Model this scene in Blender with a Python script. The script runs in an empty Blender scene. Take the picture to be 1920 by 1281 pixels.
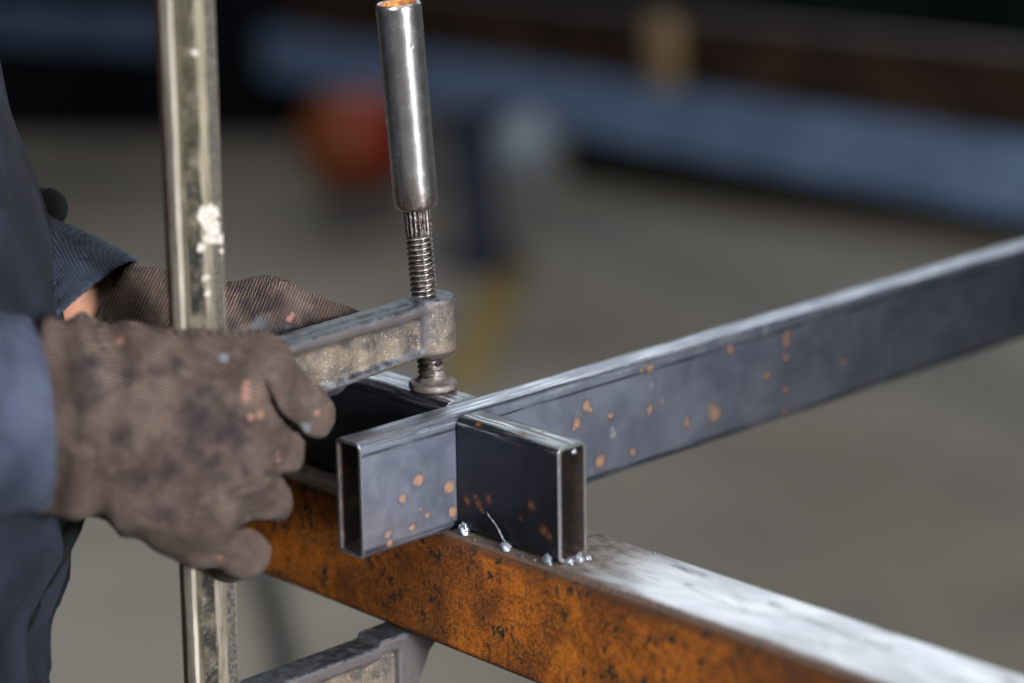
import bpy, bmesh, math, random
import numpy as np
from mathutils import Vector, Matrix, noise as mnoise
from mathutils.bvhtree import BVHTree

random.seed(4)
S = bpy.context.scene
COL = S.collection
MM = 0.001

# ------------------------------------------------------------------ camera
# world frame: X runs along the rusty bar, Y along the long tube, Z up, metres;
# the origin is the foot of the joint between the short and the long tube.
CAM_R = ((0.6891546879834242, 0.7244550285356767, -0.015189722177882337),
         (0.18771790746918882, -0.19873942045239934, -0.9619067678177722),
         (-0.6998769915105498, 0.6600511755823304, -0.27295538530412844))
CAM_C = (0.90933, -0.81735, 0.44549)
FPX = 4800.0
cam_d = bpy.data.cameras.new('camera')
cam_d.sensor_width = 36.0
cam_d.lens = 90.0
cam_d.clip_start = 0.05
cam_d.clip_end = 200.0
cam_d.dof.use_dof = True
cam_d.dof.focus_distance = 1.298
cam_d.dof.aperture_fstop = 2.6
cam_d.dof.aperture_blades = 9
cam = bpy.data.objects.new('camera', cam_d)
COL.objects.link(cam)
r, d, f = [Vector(v) for v in CAM_R]
m = Matrix((r, -d, -f)).transposed().to_4x4()
m.translation = Vector(CAM_C)
cam.matrix_world = m
S.camera = cam

# ------------------------------------------------------------------ light
S.view_settings.view_transform = 'Standard'
S.view_settings.look = 'None'
S.view_settings.exposure = 0.0
S.view_settings.gamma = 1.0
S.view_settings.use_curve_mapping = False
W = bpy.data.worlds.new('World')
S.world = W
W.use_nodes = True
W.node_tree.nodes['Background'].inputs[0].default_value = (0.62, 0.74, 1.0, 1)
W.node_tree.nodes['Background'].inputs[1].default_value = 0.055

R3 = np.array(CAM_R)
C3 = np.array(CAM_C)
AWAY = np.array([-0.7275, 0.6861, 0.0])      # horizontal view direction
RIGHT = np.array([0.6861, 0.7275, 0.0])


def area(name, az, el, dist, sx, sy, power, col, target=(0, 0, 0.02)):
    """az: degrees to the right of 'straight away from the camera'."""
    a, e = math.radians(az), math.radians(el)
    dirv = (AWAY * math.cos(a) + RIGHT * math.sin(a)) * math.cos(e) + np.array([0, 0, math.sin(e)])
    L = bpy.data.lights.new(name, 'AREA')
    L.shape = 'RECTANGLE'
    L.size, L.size_y = sx, sy
    L.energy = power
    L.color = col
    o = bpy.data.objects.new(name, L)
    COL.objects.link(o)
    p = Vector(target) + Vector(dirv * dist)
    o.location = p
    o.rotation_euler = (Vector(target) - p).to_track_quat('-Z', 'Y').to_euler()
    return o


area('high_window_light', 8, 24, 12.0, 11.0, 4.8, 320, (0.86, 0.94, 1.0))
area('gate_daylight', 142, 6, 4.2, 1.15, 2.3, 52, (0.93, 0.97, 1.0))
soft = area('added_beam_light', 143, 13, 2.4, 0.44, 1.1, 5.4, (0.95, 0.98, 1.0), (0, -0.06, 0.05))  # added lamp; its narrow beam lets the long tube dim towards the far end
soft.data.spread = math.radians(19)
area('side_window_light', -150, 36, 4.0, 1.8, 1.8, 130, (0.92, 0.96, 1.0))
area('roof_light', 60, 80, 4.2, 5.0, 4.0, 105, (1.0, 0.98, 0.95))


# ------------------------------------------------------------------ helpers
def AT(px, py, dep):
    """millimetre point seen at photo pixel (px,py) at camera depth dep (mm)."""
    c = np.array([(px - 960) / FPX * dep, (py - 640.5) / FPX * dep, dep])
    return R3.T @ c + C3 * 1000.0


def link(o):
    COL.objects.link(o)
    return o


def tag(o, label=None, cat=None, group=None, kind=None):
    if label: o['label'] = label
    if cat: o['category'] = cat
    if group: o['group'] = group
    if kind: o['kind'] = kind
    return o


def empty(name, loc, label, cat, group=None):
    o = bpy.data.objects.new(name, None)
    o.empty_display_size = 0.02
    o.location = loc
    link(o)
    return tag(o, label, cat, group)


def mesh_obj(name, verts, faces, mats, parent=None, origin=(0, 0, 0), smooth=True, fmat=None, angle=None):
    """verts in world metres; the object's origin is put at 'origin'."""
    me = bpy.data.meshes.new(name)
    org = Vector(origin)
    v = np.asarray(verts, float) - np.array(org)
    me.from_pydata([tuple(p) for p in v], [], [tuple(int(i) for i in q) for q in faces])
    if not isinstance(mats, (list, tuple)): mats = [mats]
    for mt in mats: me.materials.append(mt)
    if fmat is not None:
        me.polygons.foreach_set('material_index', np.asarray(fmat, dtype=np.int32))
    me.polygons.foreach_set('use_smooth', [bool(smooth)] * len(me.polygons))
    if angle is not None:
        me.set_sharp_from_angle(angle=math.radians(angle))
    me.update()
    o = bpy.data.objects.new(name, me)
    link(o)
    if parent is not None:
        o.parent = parent
        o.location = org - world_loc(parent)
    else:
        o.location = org
    return o


def world_loc(o):
    p = Vector(o.location)
    while o.parent:
        o = o.parent
        p = p + Vector(o.location)
    return p


def bm_obj(name, bm, mats, parent=None, origin=(0, 0, 0), smooth=True, angle=35):
    bmesh.ops.recalc_face_normals(bm, faces=bm.faces[:])
    vs = [tuple(v.co) for v in bm.verts]
    bm.verts.index_update()
    fs = [[v.index for v in f_.verts] for f_ in bm.faces]
    fm = [f_.material_index for f_ in bm.faces]
    bm.free()
    return mesh_obj(name, vs, fs, mats, parent, origin, smooth, fm, angle)


def bm_box(bm, lo, hi, bevel=0.0, mi=0):
    res = bmesh.ops.create_cube(bm, size=1.0)
    vs = res['verts']
    c = (Vector(lo) + Vector(hi)) / 2
    s = Vector(hi) - Vector(lo)
    for v in vs:
        v.co = Vector((v.co.x * s.x, v.co.y * s.y, v.co.z * s.z)) + c
    if bevel:
        es = list({e for v in vs for e in v.link_edges})
        bmesh.ops.bevel(bm, geom=es, offset=bevel, segments=2, profile=0.5, affect='EDGES')
    return vs


def tube_along(bm, pts, rad, seg=12, mi=0, cap=True):
    pts = [Vector(p) for p in pts]
    if not hasattr(rad, '__len__'): rad = [rad] * len(pts)
    rings = []
    up = Vector((0.13, 0.21, 0.97))
    for i, p in enumerate(pts):
        t = (pts[min(i + 1, len(pts) - 1)] - pts[max(i - 1, 0)]).normalized()
        a = t.cross(up).normalized() if abs(t.dot(up)) < 0.98 else t.cross(Vector((1, 0, 0))).normalized()
        b = t.cross(a)
        rings.append([bm.verts.new(p + (a * math.cos(2 * math.pi * k / seg) + b * math.sin(2 * math.pi * k / seg)) * rad[i]) for k in range(seg)])
    for i in range(len(rings) - 1):
        for k in range(seg):
            q = bm.faces.new((rings[i][k], rings[i][(k + 1) % seg], rings[i + 1][(k + 1) % seg], rings[i + 1][k]))
            q.material_index = mi
    if cap:
        bm.faces.new(rings[0][::-1]).material_index = mi
        bm.faces.new(rings[-1]).material_index = mi


def lathe(profile, seg=64, axis_fn=None):
    """profile [(r,z)] -> verts, faces round local z; closed ends when r==0."""
    vs, fs = [], []
    n = len(profile)
    for (rr, z) in profile:
        for k in range(seg):
            a = 2 * math.pi * k / seg
            vs.append((rr * math.cos(a), rr * math.sin(a), z))
    for i in range(n - 1):
        for k in range(seg):
            fs.append((i * seg + k, i * seg + (k + 1) % seg, (i + 1) * seg + (k + 1) % seg, (i + 1) * seg + k))
    return np.array(vs), fs


# ---- signed distance fields (millimetres) and a surface-nets mesher
def seg_sdf(P, a, b, ra, rb):
    a = np.asarray(a, float); b = np.asarray(b, float)
    ba = b - a
    t = np.clip(((P - a) @ ba) / (ba @ ba), 0, 1)
    return np.linalg.norm(P - a - t[..., None] * ba, axis=-1) - (ra + (rb - ra) * t)


def smin(a, b, k):
    h = np.maximum(k - np.abs(a - b), 0) / k
    return np.minimum(a, b) - h * h * k * 0.25


def smax(a, b, k):
    return -smin(-a, -b, k)


def box_sdf(P, c, half, rad=0.0):
    q = np.abs(P - np.asarray(c, float)) - (np.asarray(half, float) - rad)
    return np.linalg.norm(np.maximum(q, 0), axis=-1) + np.minimum(q.max(axis=-1), 0) - rad


def vnoise(P, scale, seed=0):
    """cheap smooth pseudo noise from summed sines, about -1..1"""
    rs = np.random.RandomState(seed)
    out = 0
    for i in range(7):
        k = rs.normal(size=3)
        k = k / np.linalg.norm(k) * (0.6 + 0.9 * rs.rand()) * 2 * math.pi / scale
        out = out + np.sin(P @ k + rs.rand() * 6.28 + 0.9 * np.sin(P @ np.roll(k, 1) * 0.7 + i))
    return out / 3.2


def surface_nets(fn, lo, hi, h):
    lo = np.asarray(lo, float); hi = np.asarray(hi, float)
    n = np.ceil((hi - lo) / h).astype(int) + 1
    xs = [lo[i] + h * np.arange(n[i]) for i in range(3)]
    V = np.empty(n, dtype=np.float32)
    Y, Z = np.meshgrid(xs[1], xs[2], indexing='ij')
    step = max(1, int(600000 / (n[1] * n[2])))
    for i in range(0, n[0], step):
        X = xs[0][i:i + step]
        P = np.empty((len(X), n[1], n[2], 3))
        P[..., 0] = X[:, None, None]; P[..., 1] = Y; P[..., 2] = Z
        V[i:i + step] = fn(P)
    ins = V < 0
    cn = n - 1
    acc = np.zeros(tuple(cn) + (3,)); cnt = np.zeros(tuple(cn))
    offs = [(0, 0, 0), (1, 0, 0), (0, 1, 0), (1, 1, 0), (0, 0, 1), (1, 0, 1), (0, 1, 1), (1, 1, 1)]
    sl = lambda A, o: A[o[0]:o[0] + cn[0], o[1]:o[1] + cn[1], o[2]:o[2] + cn[2]]
    for a in offs:
        for ax in range(3):
            if a[ax]: continue
            b = list(a); b[ax] = 1
            va, vb = sl(V, a), sl(V, b)
            mk = sl(ins, a) != sl(ins, b)
            den = np.where(mk, vb - va, 1.0)
            t = np.where(mk, -va / den, 0)
            for c in range(3):
                acc[..., c] += np.where(mk, a[c] + (t if c == ax else 0), 0)
            cnt += mk
    act = cnt > 0
    idx = -np.ones(tuple(cn), dtype=np.int64)
    idx[act] = np.arange(act.sum())
    ijk = np.argwhere(act)
    verts = lo + h * (ijk + acc[act] / cnt[act][:, None])
    faces = []
    for ax in range(3):
        o1, o2 = [(1, 2), (2, 0), (0, 1)][ax]
        s0 = [slice(0, n[0]), slice(0, n[1]), slice(0, n[2])]
        A = [slice(None)] * 3; B = [slice(None)] * 3
        A[ax] = slice(0, n[ax] - 1); B[ax] = slice(1, n[ax])
        for q in (o1, o2):
            A[q] = slice(1, n[q] - 1); B[q] = slice(1, n[q] - 1)
        ia, ib = ins[tuple(A)], ins[tuple(B)]
        pos = np.argwhere(ia != ib)
        flip = ia[ia != ib]
        base = pos.copy()
        base[:, o1] += 1; base[:, o2] += 1
        def cell(d1, d2):
            c = base.copy(); c[:, o1] -= d1; c[:, o2] -= d2
            return idx[c[:, 0], c[:, 1], c[:, 2]]
        q = np.stack([cell(1, 1), cell(0, 1), cell(0, 0), cell(1, 0)], 1)
        q[~flip] = q[~flip][:, ::-1]
        faces.append(q)
    return verts, np.concatenate(faces)


def sdf_obj(name, fn, lo, hi, h, mats, parent=None, origin=(0, 0, 0), attr=None):
    v, fcs = surface_nets(fn, lo, hi, h)
    o = mesh_obj(name, v * MM, fcs, mats, parent, origin, True)
    if attr:
        me = o.data
        nrm = np.empty(len(me.vertices) * 3)
        me.vertex_normals.foreach_get('vector', nrm)
        nrm = nrm.reshape(-1, 3)
        for nm, g in attr.items():
            at = me.attributes.new(nm, 'FLOAT', 'POINT')
            at.data.foreach_set('value', np.asarray(g(v, nrm), dtype=np.float32))
    return o


def hit(o, px, py):
    """where the ray through a photo pixel meets an object, in its local metres"""
    me = o.data
    wl = world_loc(o)
    bvh = BVHTree.FromPolygons([v.co for v in me.vertices], [p.vertices for p in me.polygons])
    dv = Vector(AT(px, py, 1000.0) * MM) - Vector(CAM_C)
    loc, *_ = bvh.ray_cast(Vector(CAM_C) - wl, dv.normalized())
    return loc


# ---- node helper
class T:
    def __init__(s, name):
        s.mat = bpy.data.materials.new(name)
        s.mat.use_nodes = True
        s.nt = s.mat.node_tree
        s.b = s.nt.nodes['Principled BSDF']

    def node(s, typ, **k):
        n = s.nt.nodes.new(typ)
        for a, v in k.items(): setattr(n, a, v)
        return n

    def put(s, sock, v):
        if isinstance(v, bpy.types.NodeSocket): s.nt.links.new(v, sock)
        elif isinstance(v, (tuple, list)) and sock.type == 'RGBA': sock.default_value = (*v[:3], 1)
        else: sock.default_value = v

    def set(s, name, v): s.put(s.b.inputs[name], v); return s

    def coord(s): return s.node('ShaderNodeTexCoord').outputs['Object']

    def normal(s): return s.node('ShaderNodeNewGeometry').outputs['Normal']

    def mp(s, vec, scale=(1, 1, 1), loc=(0, 0, 0), rot=(0, 0, 0)):
        n = s.node('ShaderNodeMapping')
        s.put(n.inputs['Vector'], vec)
        n.inputs['Scale'].default_value = scale
        n.inputs['Location'].default_value = loc
        n.inputs['Rotation'].default_value = rot
        return n.outputs[0]

    def noise(s, vec, scale, detail=4.0, rough=0.55, dist=0.0, color=False):
        n = s.node('ShaderNodeTexNoise')
        s.put(n.inputs['Vector'], vec)
        n.inputs['Scale'].default_value = scale
        n.inputs['Detail'].default_value = detail
        n.inputs['Roughness'].default_value = rough
        n.inputs['Distortion'].default_value = dist
        return n.outputs['Color' if color else 'Fac']

    def wave(s, vec, scale, dist=0.0, dscale=1.0, direction='X', profile='SIN'):
        n = s.node('ShaderNodeTexWave', bands_direction=direction, wave_profile=profile)
        s.put(n.inputs['Vector'], vec)
        n.inputs['Scale'].default_value = scale
        n.inputs['Distortion'].default_value = dist
        n.inputs['Detail Scale'].default_value = dscale
        return n.outputs['Fac']

    def line(s, vec, dirv, period, wob=0.0, wscale=60.0):
        n = s.node('ShaderNodeVectorMath', operation='DOT_PRODUCT')
        s.put(n.inputs[0], vec)
        L = math.sqrt(sum(q * q for q in dirv))
        n.inputs[1].default_value = tuple(q / L * 6.2832 / period for q in dirv)
        v = n.outputs['Value']
        if wob: v = s.m('ADD', v, s.m('MULTIPLY', s.noise(vec, wscale, 2), wob))
        return s.m('MULTIPLY_ADD', s.m('SINE', v), 0.5, 0.5)

    def voro(s, vec, scale, feature='F1', rnd=1.0):
        n = s.node('ShaderNodeTexVoronoi', feature=feature)
        s.put(n.inputs['Vector'], vec)
        n.inputs['Scale'].default_value = scale
        n.inputs['Randomness'].default_value = rnd
        return n.outputs['Distance']

    def rr(s, v, a, b, lo=0.0, hi=1.0):
        n = s.node('ShaderNodeMapRange', interpolation_type='SMOOTHSTEP')
        s.put(n.inputs[0], v)
        for i, q in enumerate((a, b, lo, hi)): s.put(n.inputs[i + 1], q)
        return n.outputs[0]

    def m(s, op, a, b=0.0, c=0.0):
        n = s.node('ShaderNodeMath', operation=op)
        s.put(n.inputs[0], a); s.put(n.inputs[1], b); s.put(n.inputs[2], c)
        return n.outputs[0]

    def sep(s, vec):
        n = s.node('ShaderNodeSeparateXYZ'); s.put(n.inputs[0], vec)
        return n.outputs

    def mix(s, f_, a, b):
        n = s.node('ShaderNodeMix', data_type='RGBA')
        s.put(n.inputs[0], f_); s.put(n.inputs[6], a); s.put(n.inputs[7], b)
        return n.outputs[2]

    def mixf(s, f_, a, b):
        n = s.node('ShaderNodeMix', data_type='FLOAT')
        s.put(n.inputs[0], f_); s.put(n.inputs[2], a); s.put(n.inputs[3], b)
        return n.outputs[0]

    def attr(s, name):
        return s.node('ShaderNodeAttribute', attribute_name=name).outputs['Fac']

    def spots(s, vec, pts, wob=0.35, wscale=260.0, soft=0.35):
        nv = s.noise(vec, wscale, 3.0, 0.6)
        w = s.m('MULTIPLY_ADD', nv, wob * 2, 1.0 - wob)
        nc = s.noise(vec, wscale * 0.8, 3.0, 0.6, color=True)
        v1 = s.node('ShaderNodeVectorMath', operation='SUBTRACT'); s.put(v1.inputs[0], nc); v1.inputs[1].default_value = (0.5, 0.5, 0.5)
        v2 = s.node('ShaderNodeVectorMath', operation='SCALE'); s.put(v2.inputs[0], v1.outputs[0])
        v2.inputs['Scale'].default_value = wob * 2.6 * sum(p[3] for p in pts) / len(pts)
        v3 = s.node('ShaderNodeVectorMath', operation='ADD'); s.put(v3.inputs[0], vec); s.put(v3.inputs[1], v2.outputs[0])
        vec = v3.outputs[0]
        out = None
        for (x, y, z, rad) in pts:
            n = s.node('ShaderNodeVectorMath', operation='DISTANCE')
            s.put(n.inputs[0], vec)
            n.inputs[1].default_value = (x, y, z)
            q = s.m('MULTIPLY', s.m('DIVIDE', n.outputs['Value'], rad), w)
            k = s.rr(q, 1.0 - soft, 1.0 + soft * 0.25, 1.0, 0.0)
            out = k if out is None else s.m('MAXIMUM', out, k)
        return out

    def bump(s, h, strength=0.3, dist=0.001, base=None):
        n = s.node('ShaderNodeBump')
        n.inputs['Strength'].default_value = strength
        n.inputs['Distance'].default_value = dist
        s.put(n.inputs['Height'], h)
        if base is not None: s.put(n.inputs['Normal'], base)
        return n.outputs[0]


def plain(name, col, rough=0.6, metal=0.0, vary=0.35, scale=40.0, bump=0.0, bscale=300.0, spec=0.4):
    t = T(name)
    t.set('Specular IOR Level', spec)
    c = t.coord()
    n = t.noise(c, scale, 5.0, 0.6)
    lo = tuple(q * (1 - vary) for q in col); hi = tuple(q * (1 + vary) for q in col)
    t.set('Base Color', t.mix(t.rr(n, 0.3, 0.7), lo, hi))
    t.set('Roughness', t.rr(t.noise(c, scale * 2.3, 4), 0.25, 0.75, rough - 0.1, min(1, rough + 0.1)))
    t.set('Metallic', metal)
    if bump: t.set('Normal', t.bump(t.noise(c, bscale, 4, 0.6), bump, 0.001))
    return t.mat


# ------------------------------------------------------------------ materials
def mill_steel(name, along, spots, height=0.060, width=0.0194, tone=1.0, tops=(), scuffs=(), rusty=((0.13, 0.054, 0.016), (0.23, 0.115, 0.038)), amt=0.9):
    """dark blue-grey rolled steel; 'along' is the axis the tube runs on."""
    t = T(name)
    c = t.coord()
    x, y, z = t.sep(c)
    ln, cr = (x, y) if along == 'x' else (y, x)
    sc = (14, 260, 260) if along == 'x' else (260, 14, 260)
    streak = t.noise(t.mp(c, sc), 1.6, 6, 0.65)
    big = t.noise(c, 28, 5, 0.6, 0.6)
    mid = t.noise(c, 120, 5, 0.65)
    fine = t.noise(c, 900, 3, 0.6)
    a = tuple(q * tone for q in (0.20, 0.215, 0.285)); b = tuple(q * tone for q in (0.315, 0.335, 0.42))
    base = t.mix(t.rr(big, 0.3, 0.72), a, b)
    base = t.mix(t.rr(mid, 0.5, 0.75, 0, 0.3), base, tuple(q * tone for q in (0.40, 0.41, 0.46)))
    base = t.mix(t.rr(t.noise(c, 55, 6, 0.7, 1.2), 0.58, 0.74, 0, 0.25), base, tuple(q * tone for q in (0.15, 0.125, 0.125)))
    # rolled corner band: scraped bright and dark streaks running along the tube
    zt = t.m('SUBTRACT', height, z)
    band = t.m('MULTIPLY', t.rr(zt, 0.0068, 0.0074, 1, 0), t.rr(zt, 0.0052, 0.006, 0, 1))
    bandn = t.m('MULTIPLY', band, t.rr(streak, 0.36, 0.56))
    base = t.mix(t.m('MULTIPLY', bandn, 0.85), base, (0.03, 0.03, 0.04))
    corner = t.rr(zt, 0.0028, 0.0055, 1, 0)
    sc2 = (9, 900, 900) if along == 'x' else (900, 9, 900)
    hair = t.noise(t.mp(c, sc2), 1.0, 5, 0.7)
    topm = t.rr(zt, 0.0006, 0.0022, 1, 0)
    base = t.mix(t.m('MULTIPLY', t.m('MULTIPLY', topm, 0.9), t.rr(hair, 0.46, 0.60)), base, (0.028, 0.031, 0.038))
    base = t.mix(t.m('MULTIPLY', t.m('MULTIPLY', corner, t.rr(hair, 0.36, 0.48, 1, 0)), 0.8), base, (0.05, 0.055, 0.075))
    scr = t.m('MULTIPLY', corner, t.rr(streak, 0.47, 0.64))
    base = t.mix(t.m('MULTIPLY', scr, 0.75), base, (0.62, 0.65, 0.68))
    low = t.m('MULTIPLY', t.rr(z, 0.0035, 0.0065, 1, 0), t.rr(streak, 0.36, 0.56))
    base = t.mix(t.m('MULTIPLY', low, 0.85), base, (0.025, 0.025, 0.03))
    rough = t.rr(mid, 0.25, 0.75, 0.30, 0.38)
    rough = t.mixf(scr, rough, 0.26)
    metal = 0.87
    hgt = t.m('ADD', t.m('MULTIPLY', fine, 0.35), t.m('MULTIPLY', streak, 0.5))
    if spots:
        mk = t.spots(c, [(a_, b_, c_, r_ * 1.2) for a_, b_, c_, r_ in spots], 0.30, 260.0, 1.1)
        rc = t.mix(t.rr(t.noise(c, 700, 4, 0.7), 0.35, 0.65), *rusty)
        mk = t.m('MULTIPLY', mk, t.rr(t.noise(c, 800, 3, 0.7), 0.25, 0.5, 0.45 * amt, amt * 0.92))
        base = t.mix(t.rr(mk, 0.0, 0.85), base, rc)
        mk2 = t.rr(mk, 0.3, 0.9)
        rough = t.mixf(mk2, rough, 0.75)
        t.set('Specular IOR Level', t.mixf(mk, 0.5, 0.05))
        metal = t.m('MULTIPLY_ADD', mk2, -0.87, 0.87)
    if scuffs:
        mk = t.spots(c, scuffs, 0.5, 300.0, 0.5)
        base = t.mix(t.m('MULTIPLY', mk, 0.7), base, (0.6, 0.6, 0.62))
    t.set('Base Color', base).set('Roughness', rough).set('Metallic', metal)
    t.set('Normal', t.bump(hgt, 0.12, 0.0003, t.bump(big, 0.012, 0.001)))
    return t.mat


def inside_mat():
    t = T('tube_inside')
    c = t.coord()
    n = t.noise(c, 180, 5, 0.65)
    t.set('Base Color', t.mix(t.rr(n, 0.5, 0.66), (0.055, 0.042, 0.040), (0.13, 0.07, 0.05)))
    t.set('Roughness', 0.6).set('Metallic', 0.35)
    return t.mat


def cut_mat():
    t = T('sawn_steel')
    c = t.coord()
    n = t.noise(c, 1500, 3, 0.6)
    t.set('Base Color', t.mix(t.rr(n, 0.3, 0.7), (0.42, 0.43, 0.45), (0.70, 0.71, 0.73)))
    t.set('Roughness', 0.34).set('Metallic', 1.0)
    t.set('Normal', t.bump(n, 0.3, 0.0003))
    return t.mat


M_IN = inside_mat()
M_CUT = cut_mat()


def rust_mat():
    t = T('rusted_steel')
    c = t.coord()
    big = t.noise(c, 24, 5, 0.6, 0.4)
    mid = t.noise(c, 150, 6, 0.72, 0.3)
    fine = t.noise(c, 520, 5, 0.8)
    grit = t.noise(c, 1300, 3, 0.7)
    base = t.mix(t.rr(mid, 0.36, 0.62), (0.10, 0.026, 0.006), (0.43, 0.112, 0.010))
    base = t.mix(t.rr(fine, 0.46, 0.62, 0, 0.85), base, (0.52, 0.165, 0.018))
    base = t.mix(t.rr(big, 0.48, 0.66, 0, 0.7), base, (0.115, 0.033, 0.011))
    base = t.mix(t.rr(fine, 0.34, 0.46, 0.6, 0), base, (0.085, 0.028, 0.010))
    base = t.mix(t.rr(grit, 0.55, 0.66, 0, 0.75), base, (0.62, 0.27, 0.055))
    dk = t.rr(t.noise(t.mp(c, (1, 1, 0.75)), 210, 4, 0.64, 0.5), 0.57, 0.605)
    pit = t.m('MULTIPLY', dk, t.rr(t.noise(c, 38, 3, 0.6), 0.40, 0.56))
    base = t.mix(t.m('MULTIPLY', pit, 0.92), base, (0.030, 0.034, 0.028))
    ol = t.rr(t.noise(c, 330, 3, 0.6), 0.64, 0.71)
    base = t.mix(t.m('MULTIPLY', ol, 0.75), base, (0.42, 0.25, 0.045))
    x, y, z = t.sep(c)
    lowf = t.noise(c, 13, 4, 0.65, 0.6)
    base = t.mix(t.m('MULTIPLY', t.rr(lowf, 0.45, 0.62), t.rr(fine, 0.40, 0.60, 0.95, 0.35)), base, (0.055, 0.020, 0.010))
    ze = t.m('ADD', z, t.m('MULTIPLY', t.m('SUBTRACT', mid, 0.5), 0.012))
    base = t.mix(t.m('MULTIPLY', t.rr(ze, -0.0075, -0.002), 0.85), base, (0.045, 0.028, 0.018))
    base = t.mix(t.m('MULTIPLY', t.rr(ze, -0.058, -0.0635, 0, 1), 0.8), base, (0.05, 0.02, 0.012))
    drip = t.rr(t.noise(t.mp(c, (150, 150, 12)), 1.0, 3, 0.6), 0.66, 0.72)
    base = t.mix(t.m('MULTIPLY', drip, 0.6), base, (0.06, 0.022, 0.016))
    base = t.mix(0.20, base, (0.030, 0.008, 0.004))
    base = t.mix(t.m('MULTIPLY', t.rr(t.noise(c, 7.5, 3, 0.55), 0.46, 0.60), 0.42), base, (0.075, 0.028, 0.012))
    base = t.mix(t.m('MULTIPLY', pit, 0.85), base, (0.016, 0.017, 0.014))
    t.set('Base Color', base).set('Roughness', 0.85).set('Metallic', 0.0)
    t.set('Specular IOR Level', 0.06)
    h = t.m('ADD', t.m('MULTIPLY', mid, 0.7), t.m('ADD', t.m('MULTIPLY', fine, 0.8), t.m('MULTIPLY', grit, 0.35)))
    t.set('Normal', t.bump(h, 0.9, 0.001))
    return t.mat


def ground_top_mat():
    """top of the rusty bar: sanded bright steel, smeared, heat-tinted near the weld."""
    t = T('sanded_steel')
    c = t.coord()
    x, y, z = t.sep(c)
    big = t.noise(t.mp(c, (16, 34, 34)), 1.0, 6, 0.62, 0.8)
    smear = t.noise(t.mp(c, (15, 75, 75)), 1.0, 6, 0.7, 0.7)
    line = t.noise(t.mp(c, (30, 900, 900)), 1.0, 4, 0.6)
    fine = t.noise(c, 800, 4, 0.6)
    base = t.mix(t.rr(big, 0.38, 0.60), (0.76, 0.76, 0.79), (0.52, 0.52, 0.55))
    base = t.mix(t.rr(smear, 0.54, 0.66, 0, 0.9), base, (0.17, 0.155, 0.15))
    base = t.mix(t.rr(line, 0.55, 0.75, 0, 0.35), base, (0.35, 0.34, 0.34))
    # scale left near the weld: brown-grey, ends in a ragged front about 90-130 mm along
    front = t.m('ADD', x, t.m('MULTIPLY', t.m('SUBTRACT', smear, 0.5), 0.12))
    weld = t.rr(front, 0.075, 0.125, 1, 0)
    scale_c = t.mix(t.rr(t.noise(c, 150, 5, 0.7), 0.35, 0.65), (0.13, 0.105, 0.09), (0.30, 0.26, 0.23))
    base = t.mix(weld, base, scale_c)
    # unsanded dark scale along the front corner
    ed = t.m('ADD', y, t.m('MULTIPLY', t.m('SUBTRACT', t.noise(c, 190, 5, 0.7), 0.5), 0.006))
    edge = t.rr(ed, -0.0030, 0.0022, 1, 0)
    base = t.mix(edge, base, t.mix(t.rr(fine, 0.4, 0.6), (0.035, 0.028, 0.026), (0.12, 0.07, 0.045)))
    rough = t.rr(smear, 0.35, 0.7, 0.34, 0.52)
    rough = t.mixf(weld, rough, 0.55)
    rough = t.mixf(edge, rough, 0.7)
    t.set('Base Color', base).set('Roughness', rough)
    t.set('Metallic', t.m('SUBTRACT', 0.95, t.m('MULTIPLY', edge, 0.6)))
    t.set('Normal', t.bump(t.m('ADD', line, t.m('MULTIPLY', fine, 0.6)), 0.18, 0.0004, t.bump(smear, 0.12, 0.001)))
    return t.mat


def weld_mat():
    t = T('weld_metal')
    c = t.coord()
    t.set('Base Color', t.mix(t.rr(t.noise(c, 500, 3), 0.4, 0.6), (0.13, 0.135, 0.15), (0.26, 0.27, 0.30)))
    t.set('Roughness', 0.46).set('Metallic', 1.0)
    t.set('Normal', t.bump(t.noise(c, 700, 3), 0.5, 0.0006))
    return t.mat


def handle_mat():
    t = T('worn_handle_steel')
    c = t.coord()
    x, y, z = t.sep(c)
    n = t.noise(c, 140, 5, 0.65)
    vert = t.noise(t.mp(c, (420, 420, 16)), 1.0, 5, 0.65)
    fine = t.noise(c, 900, 4, 0.7)
    base = t.mix(t.rr(n, 0.3, 0.7), (0.36, 0.345, 0.35), (0.46, 0.445, 0.45))
    base = t.mix(t.rr(vert, 0.52, 0.75, 0, 0.4), base, (0.18, 0.165, 0.165))
    base = t.mix(t.rr(fine, 0.62, 0.74, 0, 0.3), base, (0.18, 0.16, 0.16))
    base = t.mix(t.m('MULTIPLY', t.rr(z, 0.157, 0.178, 1, 0), t.rr(t.noise(c, 260, 4, 0.7), 0.4, 0.6, 0.25, 0.9)), base, (0.20, 0.12, 0.10))
    dents = t.voro(t.mp(c, (1, 1, 0.7)), 150)
    dm = t.m('MULTIPLY', t.rr(dents, 0.0, 0.22, 1, 0), t.rr(t.noise(c, 70, 2), 0.52, 0.6))
    base = t.mix(t.m('MULTIPLY', dm, 0.5), base, (0.14, 0.12, 0.12))
    scr = t.noise(t.mp(c, (900, 900, 60), rot=(0.5, 0.35, 0)), 1.0, 3, 0.5)
    base = t.mix(t.m('MULTIPLY', t.rr(scr, 0.64, 0.70), 0.7), base, (0.50, 0.48, 0.47))
    t.set('Base Color', base).set('Metallic', 0.96)
    t.set('Roughness', t.rr(n, 0.3, 0.7, 0.24, 0.28))
    b1 = t.bump(t.m('SUBTRACT', 1.0, dm), 0.22, 0.0005)
    t.set('Normal', t.bump(t.m('ADD', vert, fine), 0.10, 0.0004, b1))
    return t.mat


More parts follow.
